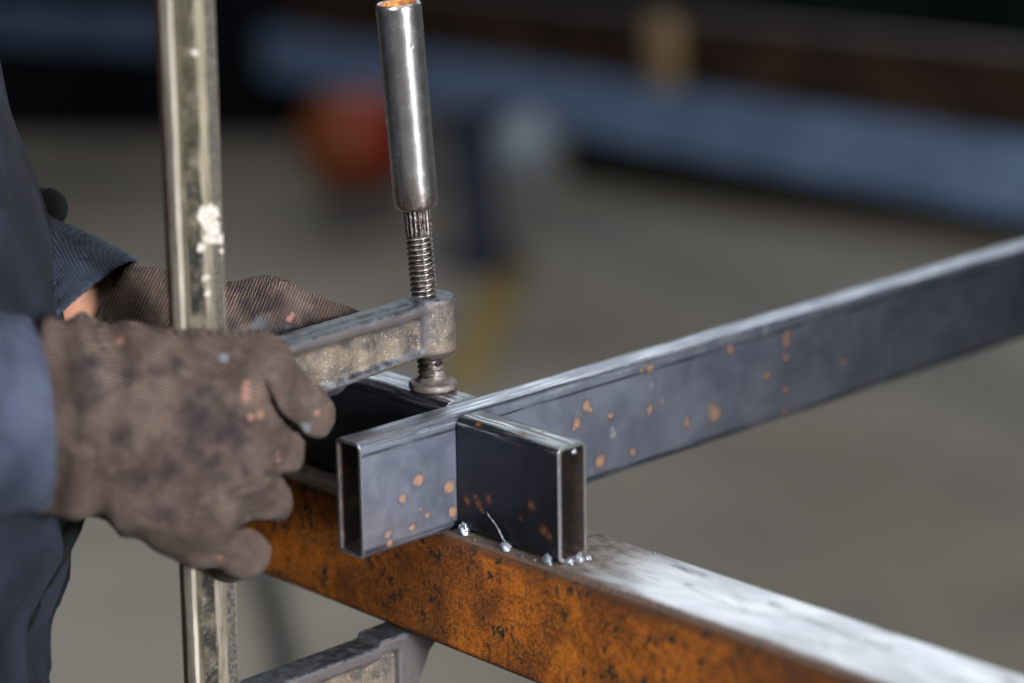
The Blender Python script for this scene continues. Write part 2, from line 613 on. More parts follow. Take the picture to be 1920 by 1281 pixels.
def cast_mat():
    """grimy cast iron: brown-grey, dusty buff patches in the hollows, specks of swarf."""
    t = T('grimy_cast_iron')
    c = t.coord()
    x, y, z = t.sep(c)
    big = t.noise(c, 70, 5, 0.6, 0.5)
    mid = t.noise(c, 230, 5, 0.7)
    fine = t.noise(c, 1000, 3, 0.7)
    base = t.mix(t.rr(big, 0.36, 0.62), (0.032, 0.026, 0.028), (0.115, 0.086, 0.062))
    base = t.mix(t.rr(t.noise(c, 85, 6, 0.7, 0.8), 0.48, 0.66, 0, 0.8), base, (0.155, 0.115, 0.080))
    base = t.mix(t.rr(t.noise(c, 48, 3, 0.6, 0.3), 0.57, 0.68, 0, 0.7), base, (0.25, 0.20, 0.155))
    base = t.mix(t.rr(mid, 0.54, 0.64, 0, 0.75), base, (0.05, 0.045, 0.052))
    base = t.mix(t.rr(fine, 0.62, 0.68, 0, 0.85), base, (0.50, 0.44, 0.37))
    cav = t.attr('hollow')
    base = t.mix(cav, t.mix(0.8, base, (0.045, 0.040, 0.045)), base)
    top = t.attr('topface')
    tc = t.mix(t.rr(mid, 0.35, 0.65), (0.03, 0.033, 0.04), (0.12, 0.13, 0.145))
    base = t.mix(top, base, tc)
    t.set('Base Color', base)
    t.set('Metallic', t.m('MULTIPLY_ADD', top, 0.4, 0.35))
    t.set('Roughness', t.mixf(top, t.rr(mid, 0.3, 0.7, 0.5, 0.7), t.rr(mid, 0.3, 0.7, 0.36, 0.55)))
    t.set('Normal', t.bump(t.m('ADD', t.m('MULTIPLY', mid, 0.8), t.m('MULTIPLY', fine, 0.5)), 0.6, 0.0007))
    return t.mat


def screw_mat():
    t = T('greasy_screw_steel')
    c = t.coord()
    n = t.noise(c, 350, 4, 0.65)
    crest = t.attr('crest')
    base = t.mix(t.rr(n, 0.35, 0.65), (0.035, 0.03, 0.03), (0.12, 0.095, 0.085))
    base = t.mix(t.m('MULTIPLY', crest, 0.9), base, (0.42, 0.38, 0.36))
    t.set('Base Color', base).set('Metallic', 0.85)
    t.set('Roughness', t.rr(n, 0.3, 0.7, 0.2, 0.42))
    t.set('Normal', t.bump(n, 0.35, 0.0005))
    return t.mat


def pad_mat():
    t = T('pressure_pad_steel')
    c = t.coord()
    n = t.noise(c, 260, 5, 0.7)
    base = t.mix(t.rr(n, 0.35, 0.65), (0.070, 0.056, 0.052), (0.165, 0.133, 0.122))
    base = t.mix(t.rr(t.noise(c, 900, 3), 0.62, 0.72, 0, 0.6), base, (0.4, 0.3, 0.22))
    t.set('Base Color', base).set('Metallic', 0.6).set('Roughness', 0.5)
    t.set('Normal', t.bump(n, 0.5, 0.0006))
    return t.mat


def rail_mat(paint):
    """rail of the clamp: cream worn lands painted lighter on left-lit faces, black grime in the web, white paint splashes."""
    t = T('rail_steel')
    c = t.coord()
    x, y, z = t.sep(c)
    st = t.noise(t.mp(c, (260, 260, 22)), 1.0, 6, 0.7, 0.3)
    n = t.noise(c, 90, 5, 0.7, 0.5)
    fine = t.noise(c, 500, 4, 0.7)
    sw = t.m('SUBTRACT', y, t.m('MULTIPLY', t.m('ADD', z, 0.053), 0.0128))     # across the rail, metres
    front = t.rr(x, -0.0070, -0.0062, 0, 1)
    wob = t.m('ADD', sw, t.m('MULTIPLY', t.m('SUBTRACT', st, 0.5), 0.005))
    land = t.mix(t.rr(st, 0.38, 0.62), (0.075, 0.060, 0.043), (0.20, 0.165, 0.128))
    hi = t.rr(z, 0.12, 0.27)                       # the upper length is more olive and less worn
    land = t.mix(t.m('MULTIPLY', hi, t.rr(st, 0.4, 0.6, 0.3, 0.85)), land, (0.16, 0.14, 0.085))
    grime = t.mix(t.rr(n, 0.40, 0.58), (0.009, 0.009, 0.009), (0.050, 0.041, 0.031))
    grime = t.mix(t.rr(fine, 0.60, 0.70, 0, 0.7), grime, (0.28, 0.24, 0.19))
    grime = t.mix(t.m('MULTIPLY', hi, 0.5), grime, (0.034, 0.031, 0.015))
    olive = t.mix(t.rr(st, 0.4, 0.6), (0.019, 0.017, 0.011), (0.050, 0.042, 0.026))
    # bands: land | olive lip | grimy web | slope toned as lit | dark flange | thin worn edge
    b_ol = t.m('MULTIPLY', t.rr(wob, 0.0008, 0.0014, 0, 1), t.rr(wob, 0.0048, 0.006, 1, 0))
    b_web = t.m('MULTIPLY', t.rr(wob, 0.0048, 0.006, 0, 1), t.rr(wob, 0.0148, 0.0162, 1, 0))
    b_fl = t.m('MULTIPLY', t.rr(wob, 0.0186, 0.0194, 0, 1), t.rr(sw, 0.0246, 0.0252, 1, 0))
    base = t.mix(t.m('MULTIPLY', b_ol, 0.85), land, olive)
    base = t.mix(b_web, base, grime)
    base = t.mix(t.m('MULTIPLY', b_fl, 0.92), base, t.mix(t.rr(fine, 0.4, 0.65), (0.016, 0.016, 0.017), (0.08, 0.068, 0.055)))
    base = t.mix(t.m('MULTIPLY', t.rr(n, 0.55, 0.62), 0.5), base, (0.12, 0.10, 0.08))
    edge_f = t.m('MULTIPLY', t.rr(x, -0.0076, -0.0070), t.rr(sw, 0.0010, 0.0016, 1, 0))
    base = t.mix(t.m('MULTIPLY', edge_f, 0.8), base, t.mix(t.rr(st, 0.35, 0.65), (0.24, 0.20, 0.16), (0.42, 0.365, 0.31)))  # side face painted lighter, as if lit from the left
    teeth = t.m('MULTIPLY', t.rr(x, -0.0082, -0.0076, 1, 0), t.rr(sw, 0.0005, 0.001, 1, 0))
    base = t.mix(teeth, base, (0.055, 0.028, 0.022))
    mk = t.spots(c, paint, 0.5, 200.0, 0.2)
    base = t.mix(t.m('MULTIPLY', mk, 0.92), base, t.mix(t.rr(fine, 0.4, 0.6), (0.26, 0.225, 0.20), (0.42, 0.375, 0.34)))
    yl = t.spots(c, [(-0.0005, 0.028, 0.006, 0.0035)], 0.5, 500, 0.3)
    base = t.mix(yl, base, (0.7, 0.42, 0.10))
    dull = t.m('MAXIMUM', t.m('MAXIMUM', b_ol, b_web), t.m('MAXIMUM', b_fl, mk))
    t.set('Base Color', base).set('Roughness', t.mixf(dull, 0.5, 0.8))
    t.set('Metallic', t.mixf(dull, 0.3, 0.0)).set('Specular IOR Level', t.mixf(dull, 0.4, 0.12))
    saw = t.m('MULTIPLY', t.line(c, (0, 0, 1), 0.0016), t.rr(sw, 0.0006, 0.0012, 1, 0.05))
    b1 = t.bump(saw, 0.7, 0.0006)
    t.set('Normal', t.bump(t.m('ADD', n, fine), 0.3, 0.0006, b1))
    return t.mat


def glove_mat(name, spots_pink, spots_dark, spots_white, axis):
    """grey-brown knitted work glove; 'coat' marks the dark dipped palm."""
    t = T(name)
    c = t.coord()
    big = t.noise(c, 34, 5, 0.6, 0.5)
    mid = t.noise(c, 95, 5, 0.65)
    fine = t.noise(c, 800, 3, 0.6)
    rib = t.line(c, axis, 0.00155, 5.0, 40.0)
    stitch = t.line(c, (0.69, 0.72, 0.35), 0.0011, 3.0, 60.0)
    base = t.mix(t.rr(big, 0.32, 0.68), (0.058, 0.039, 0.031), (0.128, 0.090, 0.074))
    base = t.mix(t.rr(mid, 0.50, 0.72, 0, 0.6), base, (0.165, 0.122, 0.104))
    base = t.mix(t.rr(t.noise(c, 42, 4, 0.6, 1.0), 0.57, 0.72, 0, 0.6), base, (0.028, 0.020, 0.021))
    base = t.mix(t.m('MULTIPLY', t.rr(rib, 0.0, 0.45, 1, 0), 0.8), base, (0.020, 0.014, 0.014))
    if spots_dark:
        base = t.mix(t.m('MULTIPLY', t.spots(c, [(a_, b_, c_, r_ * 1.3) for a_, b_, c_, r_ in spots_dark], 0.75, 120, 1.0), 0.78), base, (0.020, 0.014, 0.019))
    coat = t.attr('coat')
    cm = t.rr(t.m('ADD', coat, t.m('MULTIPLY', t.m('SUBTRACT', mid, 0.5), 0.35)), 0.42, 0.58)
    cc = t.mix(t.rr(mid, 0.4, 0.65), (0.018, 0.018, 0.024), (0.06, 0.06, 0.07))
    base = t.mix(cm, base, cc)
    if spots_pink:
        base = t.mix(t.m('MULTIPLY', t.spots(c, spots_pink, 0.4, 330, 0.7), 0.75), base, (0.30, 0.15, 0.12))
    if spots_white:
        base = t.mix(t.m('MULTIPLY', t.spots(c, spots_white, 0.5, 330, 0.4), 0.8), base, (0.14, 0.155, 0.175))
    t.set('Base Color', base)
    t.set('Roughness', t.mixf(cm, 0.92, 0.45))
    t.set('Sheen Weight', 0.0)
    t.set('Sheen Roughness', 0.5)
    t.set('Specular IOR Level', 0.15)
    kn = t.m('ADD', rib, t.m('MULTIPLY', stitch, 0.5))
    kn = t.m('MULTIPLY', kn, t.m('SUBTRACT', 1.0, t.m('MULTIPLY', cm, 0.8)))
    t.set('Normal', t.bump(t.m('ADD', kn, t.m('MULTIPLY', fine, 0.4)), 0.9, 0.0010, t.bump(mid, 0.6, 0.003)))
    return t.mat


def cloth_mat(name, a, b, weave=True):
    t = T(name)
    c = t.coord()
    n = t.noise(c, 18, 5, 0.6, 0.4)
    n2 = t.noise(c, 160, 4, 0.7)
    tw = t.line(c, (0.40, 0.42, 0.80), 0.0014, 4.0, 30.0)
    base = t.mix(t.rr(n, 0.32, 0.68), a, b)
    base = t.mix(t.rr(n2, 0.55, 0.72, 0, 0.3), base, tuple(q * 1.6 for q in b))
    base = t.mix(t.m('MULTIPLY', t.rr(tw, 0.1, 0.6, 1, 0), 0.5), base, tuple(q * 0.3 for q in a))
    t.set('Base Color', base).set('Roughness', 0.9).set('Specular IOR Level', 0.2)
    t.set('Sheen Weight', 0.0).set('Sheen Roughness', 0.45)
    t.set('Normal', t.bump(t.m('ADD', tw, t.m('MULTIPLY', n2, 0.6)), 0.5, 0.0006))
    return t.mat


def skin_mat():
    t = T('skin')
    c = t.coord()
    n = t.noise(c, 70, 5, 0.6)
    t.set('Base Color', t.mix(t.rr(n, 0.3, 0.7), (0.42, 0.200, 0.125), (0.52, 0.27, 0.18)))
    t.set('Roughness', 0.55)
    t.set('Subsurface Weight', 0.15)
    t.set('Subsurface Radius', (0.004, 0.0015, 0.0008))
    t.set('Normal', t.bump(t.noise(c, 900, 4, 0.6), 0.25, 0.0004))
    return t.mat


def concrete_mat():
    t = T('workshop_concrete')
    c = t.coord()
    n = t.noise(c, 0.9, 6, 0.6, 0.4)
    n2 = t.noise(c, 6, 6, 0.7)
    base = t.mix(t.rr(n, 0.35, 0.66), (0.20, 0.177, 0.145), (0.30, 0.27, 0.222))
    base = t.mix(t.rr(n2, 0.5, 0.75, 0, 0.5), base, (0.115, 0.11, 0.10))
    t.set('Base Color', base).set('Roughness', 0.78)
    t.set('Normal', t.bump(n2, 0.2, 0.004))
    return t.mat


# ------------------------------------------------------------------ floor
FLOOR = -0.80
fl = mesh_obj('floor', [(-30, -12, FLOOR), (14, -12, FLOOR), (14, 34, FLOOR), (-30, 34, FLOOR)], [(0, 1, 2, 3)],
              concrete_mat(), None, (0, 0, FLOOR), False)
tag(fl, 'grey concrete workshop floor, out of focus', None, None, 'structure')


# ------------------------------------------------------------------ steel tubes
def round_rect(w, h, rad, seg=6):
    pts = []
    for cx, cy, a0 in ((w / 2 - rad, h / 2 - rad, 0), (-w / 2 + rad, h / 2 - rad, 90),
                       (-w / 2 + rad, -h / 2 + rad, 180), (w / 2 - rad, -h / 2 + rad, 270)):
        for k in range(seg + 1):
            a = math.radians(a0 + 90 * k / seg)
            pts.append((cx + rad * math.cos(a), cy + rad * math.sin(a)))
    return pts


def rect_tube(name, axis, start, end, cross0, cross1, z0, z1, wall, rad, mats, label, cat, group=None, top_mat=None, origin=None):
    """hollow rounded section from start to end (mm) along 'x' or 'y'."""
    w, h = cross1 - cross0, z1 - z0
    cc, cz = (cross0 + cross1) / 2, (z0 + z1) / 2
    out = round_rect(w, h, rad)
    inn = round_rect(w - 2 * wall, h - 2 * wall, max(rad - wall, 0.6))
    edge = 0.35
    n = len(out)
    rings = []                                     # (profile, position)
    small = round_rect(w - 2 * edge, h - 2 * edge, rad - edge)
    L = [(out, start + edge), (out, end - edge), (small, end), (inn, end), (inn, start), (small, start)]
    vs = []
    for prof, pos in L:
        for a, b in prof:
            vs.append((pos, cc + a, cz + b) if axis == 'x' else (cc + a, pos, cz + b))
    fs, fm = [], []
    kinds = [0, 2, 2, 1, 2, 2]
    for i in range(6):
        j = (i + 1) % 6
        for k in range(n):
            q = (i * n + k, i * n + (k + 1) % n, j * n + (k + 1) % n, j * n + k)
            if axis == 'x': q = q[::-1]
            fs.append(q)
            mi = kinds[i]
            if i == 0 and top_mat is not None:
                zz = min(out[k][1], out[(k + 1) % n][1])
                if zz > h / 2 - rad * 0.5: mi = 3
            fm.append(mi)
    ml = [mats, M_IN, M_CUT] + ([top_mat] if top_mat else [])
    org = origin or ((start, cc, z0) if axis == 'x' else (cc, start, z0))
    o = mesh_obj(name, np.array(vs) * MM, fs, ml, None, Vector(org) * MM, True, fm, 40)
    bm = bmesh.new(); bm.from_mesh(o.data)
    bmesh.ops.recalc_face_normals(bm, faces=bm.faces[:])
    bm.to_mesh(o.data); bm.free()
    o.data.set_sharp_from_angle(angle=math.radians(40))
    return tag(o, label, cat, group)


def P(*a):  # mm -> metres tuples for spot lists (x,y,z,r)
    return tuple(q * MM for q in a)


WT = 19.4
M_LONG = mill_steel('mill_scale_steel', 'y', [P(0, -35.8, 25.7, 3.6), P(0, -25, 32.4, 4.6), P(0, -4.5, 24, 5.0), P(0, -2.6, 10.5, 4.4),
                    P(0, -30, 9, 3.2), P(0, -46, 9.5, 3), P(0, -45, 4.5, 3.2), P(0, -20, 12.5, 2.4), P(0, -25, 17, 1.8), P(0, 93.5, 44.5, 4.2), P(0, 96, 42, 2.5), P(0, 86.3, 36.6, 4.2),
                    P(0, 83.6, 34.2, 2.2), P(0, 111.5, 35, 2.8), P(0, 141.6, 31.7, 3.4), P(0, 152, 34, 1.8), P(0, 194, 17.4, 6.6), P(0, 191, 22, 3),
                    P(0, 103.2, 11.3, 5.6), P(0, 254.3, 46.7, 5), P(0, 254.3, 51.5, 3.2), P(0, 254.1, 37, 4), P(0, 254.1, 18.3, 3.4), P(0, 254, 5, 3.2), P(0, 206.8, 52, 3.6),
                    P(0, 171.3, 17.6, 3.6), P(0, 127.8, 10.8, 3.4), P(0, 142, 55, 3.6), P(0, 135, 54.5, 2), P(0, 238, 30, 3.5), P(0, 305, 24, 3.2)],
                    tone=1.0, scuffs=[P(0, 113, 24, 2.5), P(0, 112.5, 27, 1.8), P(0, 236, 56, 2.2), P(0, 143, 45, 1.8)])
M_SHORT = mill_steel('shaded_mill_steel', 'x', [P(54.5, 0, 26.4, 4.0), P(63.3, 0, 15.5, 5.2), P(67, 0, 13, 3.6), P(16.5, 0, 17.5, 3.8), P(19, 0, 15, 2.8), P(14, 0, 21, 2.4), P(8.0, 0, 17.6, 4.2), P(24, 0, 22, 3.6), P(47, 0, 18, 2.4),
                    P(45, 4, 60, 3.2), P(50, 12, 60, 3), P(16, 1.5, 59, 3), P(60, 16, 60, 2.5)], tone=0.13, rusty=((0.075, 0.022, 0.010), (0.20, 0.075, 0.03)), amt=0.75)  # same mill steel and rust toned down: shade of the left face in the colour
M_STUB = mill_steel('shaded_rear_steel', 'x', [], tone=0.28)  # same mill steel again, darkened to carry the shadow on the rear tube

bar = rect_tube('square_tube', 'x', -225, 620, -7.5, 49.3, -63.9, 0, 3.0, 4.5, rust_mat(),
                'heavy square steel tube with orange rusted side and sanded bright top', 'steel tube', None,
                ground_top_mat(), origin=(0, 0, 0))
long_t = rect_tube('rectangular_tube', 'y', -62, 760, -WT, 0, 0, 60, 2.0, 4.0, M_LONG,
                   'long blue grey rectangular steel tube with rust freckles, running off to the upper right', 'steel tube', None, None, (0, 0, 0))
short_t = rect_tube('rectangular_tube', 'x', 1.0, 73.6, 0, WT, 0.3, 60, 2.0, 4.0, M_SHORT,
                    'short shade-darkened offcut of rectangular tube tack welded upright on the rusty bar', 'steel tube', None, None, (0, 0, 0))
stub = rect_tube('rectangular_tube', 'x', -150, -WT - 0.4, 12, 34.5, 0.3, 60, 2.0, 4.0, M_STUB,
                 'dark rectangular tube in shadow under the clamp pad, behind the long tube', 'steel tube', None, None, (-WT, 12, 0))

# weld tacks: small shiny beads with a dark heat-stained foot
M_WELD = weld_mat()
M_BURN = plain('heat_stain', (0.045, 0.04, 0.042), 0.5, 0.5, 0.4, 300)


def blob(c, rx, ry, rz, seed):
    bm = bmesh.new()
    bmesh.ops.create_icosphere(bm, subdivisions=4, radius=1.0)
    for v in bm.verts:
        n_ = mnoise.noise(v.co * 1.6 + Vector((seed * 3.1, seed, 0)))
        k = 1 + 0.28 * n_
        zz = v.co.z * k
        fl_ = 1 + 0.7 * max(0, -v.co.z)
        v.co = Vector((c[0] + v.co.x * k * rx * fl_, c[1] + v.co.y * k * ry * fl_, c[2] + zz * rz)) * MM
    return bm


for i, (c, sx, sy, sz) in enumerate([((6.5, -1.2, 1.6), 3.0, 2.6, 4.6), ((38, -1.6, 1.0), 2.9, 2.6, 3.2), ((67.5, -1.6, 0.8), 2.6, 2.6, 4.4),
                                     ((75, 6.0, 0.4), 2.4, 2.0, 3.0), ((75.2, 12.5, 0.8), 2.6, 3.0, 3.4), ((76.6, 17.2, 0.2), 2.0, 1.8, 1.8)]):
    bm_obj('weld_bead', blob(c, sx, sy, sz, i + 1), M_WELD, short_t, Vector(c) * MM, True, 180)
bm = bmesh.new()
pts = [(38, -2.2, 3), (36.5, -2.8, 6), (33.5, -2.4, 9.2), (29.5, -2.2, 12.4), (26.6, -2.5, 14.6), (25.2, -2.6, 16.4)]
tube_along(bm, [Vector(p) * MM for p in pts], [0.00075, 0.0006, 0.0005, 0.00045, 0.0004, 0.00025], 8)
bm_obj('weld_wire', bm, M_WELD, short_t, Vector(pts[0]) * MM)
# spatter balls on the bar's top
for (x, y) in ((96, 44),):
    bm = bmesh.new()
    bmesh.ops.create_icosphere(bm, subdivisions=2, radius=0.0011)
    for v in bm.verts: v.co += Vector((x * MM, y * MM, 0.0005))
    bm_obj('weld_spatter', bm, M_WELD, bar, Vector((x, y, 0)) * MM)
for (x, y) in ((18, -4.2), (52, -4.0), (60, -3.2), (82, 10), (88, 22)):
    bm = bmesh.new()
    bmesh.ops.create_icosphere(bm, subdivisions=2, radius=0.0006 + 0.0003 * random.random())
    for v in bm.verts: v.co += Vector((x * MM, y * MM, 0.0003))
    bm_obj('weld_spatter', bm, M_WELD, bar, Vector((x, y, 0)) * MM)
# small drip of weld hanging in the mouth of the short tube
bm_obj('weld_bead', blob((73.2, 11.5, 56.0), 0.9, 1.7, 1.3, 9), M_WELD, short_t, Vector((73.2, 11.5, 56)) * MM, True, 180)

# ------------------------------------------------------------------ clamp
CU, CV = -44.6, 25.5                     # where the screw stands
clamp = empty('bar_clamp', Vector((CU, -122, -64)) * MM,
              'steel screw clamp with toothed rail and tall tube handle, pressing the tubes together', 'clamp')

# rail: a rolled I-like section, leaning a little
TILT = 0.0128
prof = [(-50.4, -137.2), (-50.4, -132.5), (-47, -131.5), (-47, -125), (-50.4, -119), (-50.4, -113), (-49.4, -112), (-39, -112), (-38, -113),
        (-38, -118.8), (-41.2, -123.2), (-41.2, -131.5), (-38, -133.2), (-38, -136.6), (-39.4, -138), (-45.6, -138), (-46.0, -137.6), (-49.9, -137.6)]
z0, z1, nz = -118, 352, 90
vs, fs = [], []
for i in range(nz + 1):
    z = z0 + (z1 - z0) * i / nz
    for (u, v) in prof:
        vs.append((u, v + (z + 53) * TILT, z))
n = len(prof)
for i in range(nz):
    for k in range(n):
        fs.append((i * n + k, i * n + (k + 1) % n, (i + 1) * n + (k + 1) % n, (i + 1) * n + k))
fs.append(tuple(range(n))[::-1]); fs.append(tuple(nz * n + k for k in range(n)))


def rail_pt(u, v, z): return P(u + 38.0, v + (z + 53) * TILT + 138.0, z, 0)[:3]


paint = [(*rail_pt(-39.6, -121, 176), 0.0042), (*rail_pt(-39.6, -119, 178), 0.0046), (*rail_pt(-39.6, -118, 171), 0.0044), (*rail_pt(-39.6, -120, 166), 0.003),
         (*rail_pt(-38, -114.5, 165), 0.0026), (*rail_pt(-38, -113, 159), 0.0022), (*rail_pt(-40.9, -121, 140), 0.0022), (*rail_pt(-40.9, -121.5, 147), 0.0018),
         (*rail_pt(-40.9, -123, 162), 0.0024), (*rail_pt(-40.9, -119, 236), 0.0022), (*rail_pt(-40.9, -123, 254), 0.0018)]
rail = mesh_obj('rail', np.array(vs) * MM, fs, rail_mat(paint), clamp, Vector((-38, -138, 0)) * MM, True, None, 22)
M_CAST = cast_mat()
ARM_LO = lambda v: np.interp(v, [-150, -90, -50, 5, 12, 40], [71, 73.4, 75.8, 80.3, 80.6, 82.0])
ARM_HI = lambda v: np.interp(v, [-150, -98, -42, 4, 14, 40], [103, 105.6, 107.4, 108.6, 109.6, 109.6])


def arm_sdf(Pp):
    u, v, w = Pp[..., 0] - CU, Pp[..., 1], Pp[..., 2]
    lo, hi = ARM_LO(v), ARM_HI(v)
    mid, hh = (lo + hi) / 2, (hi - lo) / 2
    dz = np.abs(w - mid) - hh
    half = 9.2
    body = np.stack([np.abs(u) - half, dz, np.maximum(v - CV, -150 - v)], -1) + 2.6
    dbody = np.linalg.norm(np.maximum(body, 0), axis=-1) + np.minimum(body.max(-1), 0) - 2.6
    # hollow web between the flanges on both sides, broken by two low ribs
    rib = sum(np.exp(-((v - q) / 3.6) ** 2) for q in (-47.0, -24.0, -2.0))
    dd_ = 2.9 - 1.0 * rib + 0.5 * np.sin((v + 36) / 23.0 * 3.0) * np.clip((v + 48) / 6, 0, 1)
    pz = np.abs(w - (mid - 1.6)) - (hh - 5.2)
    q = np.stack([(half - dd_) - np.abs(u), pz, np.maximum(-100 - v, v - 12.0)], -1) + 3.0
    pocket = np.linalg.norm(np.maximum(q, 0), axis=-1) + np.minimum(q.max(-1), 0) - 3.0
    dbody = smax(dbody, -pocket, 3.0)
    # boss round the screw
    lean = (w - 76) * -0.076
    rad = np.sqrt(u * u + (v - CV - 0.2) ** 2)
    boss = np.stack([rad - 12.6, np.abs(w - 95.3) - 15.0], -1) + 2.2
    dboss = np.linalg.norm(np.maximum(boss, 0), axis=-1) + np.minimum(boss.max(-1), 0) - 2.2
    # lower skirt under the boss
    skirt = np.stack([rad - 9.5, np.abs(w - 80.5) - 2.5], -1) + 1.2
    dsk = np.linalg.norm(np.maximum(skirt, 0), axis=-1) + np.minimum(skirt.max(-1), 0) - 1.2
    dd = smin(dbody, dboss, 3.0)
    dd = smin(dd, dsk, 2.0)
    col = box_sdf(Pp, (CU, -124, 87), (13, 23, 16), 3)
    dd = smin(dd, col, 5)
    # shallow dished top with a groove along it
    gr = np.sqrt((u - 1.5) ** 2 + (w - hi - 1.0) ** 2) - 2.0
    dd = smax(dd, -np.where(v < 8, gr, 9.0), 1.2)
    return dd + 0.10 * vnoise(Pp, 9, 3) + 0.07 * vnoise(Pp, 4, 5)


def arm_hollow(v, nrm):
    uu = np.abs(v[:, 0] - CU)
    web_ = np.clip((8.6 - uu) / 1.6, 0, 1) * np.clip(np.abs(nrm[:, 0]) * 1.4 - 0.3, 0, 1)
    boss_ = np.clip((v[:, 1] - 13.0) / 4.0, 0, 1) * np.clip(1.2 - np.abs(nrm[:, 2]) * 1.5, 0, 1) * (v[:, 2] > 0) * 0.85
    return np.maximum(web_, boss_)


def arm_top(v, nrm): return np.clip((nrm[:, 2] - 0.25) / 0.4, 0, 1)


arm = sdf_obj('sliding_arm', arm_sdf, (CU - 16, -150, 66), (CU + 16, 42, 114), 0.8, M_CAST, clamp, Vector((CU, -122, 88)) * MM,
              {'hollow': arm_hollow, 'topface': arm_top})


def jaw_sdf(Pp):
    u, v, w = Pp[..., 0] - CU, Pp[..., 1], Pp[..., 2]
    hi = np.interp(v, [-150, -23.5, -22.5, 20], [-67.4, -67.0, -64.2, -64.2])
    lo = np.interp(v, [-150, -20, -3, 3, 10, 18, 22], [-118, -112, -104, -92, -79, -73, -71])
    mid, hh = (lo + hi) / 2, (hi - lo) / 2
    half = np.interp(v, [-150, -30, 0, 18], [9.5, 9.5, 10.5, 10.5])
    q = np.stack([np.abs(u) - half, np.abs(w - mid) - hh, np.maximum(v - 18.5, -150 - v)], -1) + 1.8
    dd = np.linalg.norm(np.maximum(q, 0), axis=-1) + np.minimum(q.max(-1), 0) - 1.8
    pz = np.abs(w - (mid - 2.0)) - (hh - 6.0)
    q = np.stack([6.4 - np.abs(u), pz, np.maximum(-104 - v, v + 12)], -1) + 2.0
    dq = np.linalg.norm(np.maximum(q, 0), axis=-1) + np.minimum(q.max(-1), 0) - 2.0
    dd = smax(dd, -dq, 2.5)
    return dd + 0.1 * vnoise(Pp, 9, 13) + 0.07 * vnoise(Pp, 4, 15)


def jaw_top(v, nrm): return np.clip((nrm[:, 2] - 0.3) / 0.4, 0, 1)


jaw = sdf_obj('fixed_arm', jaw_sdf, (CU - 14, -150, -122), (CU + 14, 24, -60), 0.9, M_CAST, clamp, Vector((CU, -122, -90)) * MM,
              {'hollow': arm_hollow, 'topface': jaw_top})

# screw axis leans back toward the rail
A0 = np.array([CU, 25.3, 58.4])
AX = np.array([-0.020, -0.064, 1.0]); AX = AX / np.linalg.norm(AX)
E1 = np.cross(AX, [0.0, 1.0, 0.0]); E1 /= np.linalg.norm(E1)
E2 = np.cross(AX, E1)


def on_axis(loc):
    loc = np.asarray(loc, float)
    return A0 + loc[:, :1] * E1 + loc[:, 1:2] * E2 + loc[:, 2:3] * AX


M_SCREW = screw_mat()
# threaded spindle: z is height above the pad's foot
seg, zs = 48, np.arange(9.0, 90.0, 0.3)
vs, crest = [], []
for z in zs:
    for k in range(seg):
        a = 2 * math.pi * k / seg
        ph = (z / 2.75 - k / seg) % 1.0
        s_ = 0.5 + 0.5 * math.cos(2 * math.pi * ph)
        s_ = s_ ** 0.75
        rr_ = 5.75 + 1.25 * s_
        if z > 84.5: rr_ = 6.0
        wear = 0.5 + 0.5 * mnoise.noise(Vector((a * 1.2, z * 0.25, 3)))
        vs.append((rr_ * math.cos(a), rr_ * math.sin(a), z)); crest.append(max(0, s_ - 0.55) * 2.0 * wear * (1.0 if z > 40 else 0.15))
fs = [(i * seg + k, i * seg + (k + 1) % seg, (i + 1) * seg + (k + 1) % seg, (i + 1) * seg + k) for i in range(len(zs) - 1) for k in range(seg)]
sp = mesh_obj('spindle', on_axis(np.array(vs)) * MM, fs, M_SCREW, clamp, Vector(A0) * MM)
at = sp.data.attributes.new('crest', 'FLOAT', 'POINT'); at.data.foreach_set('value', np.array(crest, dtype=np.float32))
# fluted neck under the handle
vs, crest = [], []
zk = np.concatenate([np.linspace(83.5, 85.2, 5), np.linspace(85.5, 98.6, 30)])
seg = 120
for z in zk:
    t_ = min(1, max(0, (z - 83.5) / 1.4))
    for k in range(seg):
        a = 2 * math.pi * k / seg
        fl_ = max(0.0, math.cos(a * 17 + 0.6 * mnoise.noise(Vector((a * 2, z * .2, 0)))))
        rr_ = 5.6 + t_ * (0.7 + 0.75 * fl_) + 0.15 * mnoise.noise(Vector((a * 3, z * .6, 7)))
        vs.append((rr_ * math.cos(a), rr_ * math.sin(a), z)); crest.append(fl_ * 0.6)
fs = [(i * seg + k, i * seg + (k + 1) % seg, (i + 1) * seg + (k + 1) % seg, (i + 1) * seg + k) for i in range(len(zk) - 1) for k in range(seg)]
nk = mesh_obj('knurled_neck', on_axis(np.array(vs)) * MM, fs, M_SCREW, clamp, Vector(A0) * MM)
at = nk.data.attributes.new('crest', 'FLOAT', 'POINT'); at.data.foreach_set('value', np.array(crest, dtype=np.float32))

# grease collar where the screw enters the arm
bm = bmesh.new()
for k in range(14):
    a = 2 * math.pi * k / 14 + random.random() * .3
    c = on_axis(np.array([[6.9 * math.cos(a), 6.9 * math.sin(a), 49.5]]))[0] * MM
    res = bmesh.ops.create_icosphere(bm, subdivisions=2, radius=0.0016 + 0.0008 * random.random())
    for v in res['verts']: v.co = Vector((v.co.x, v.co.y, v.co.z * 0.55)) + Vector(c)
M_GREASE = plain('black_grease', (0.012, 0.012, 0.012), 0.22, 0.0, 0.3, 200, 0.3, 900)
bm_obj('grease', bm, M_GREASE, clamp, Vector(A0) * MM, True, 180)

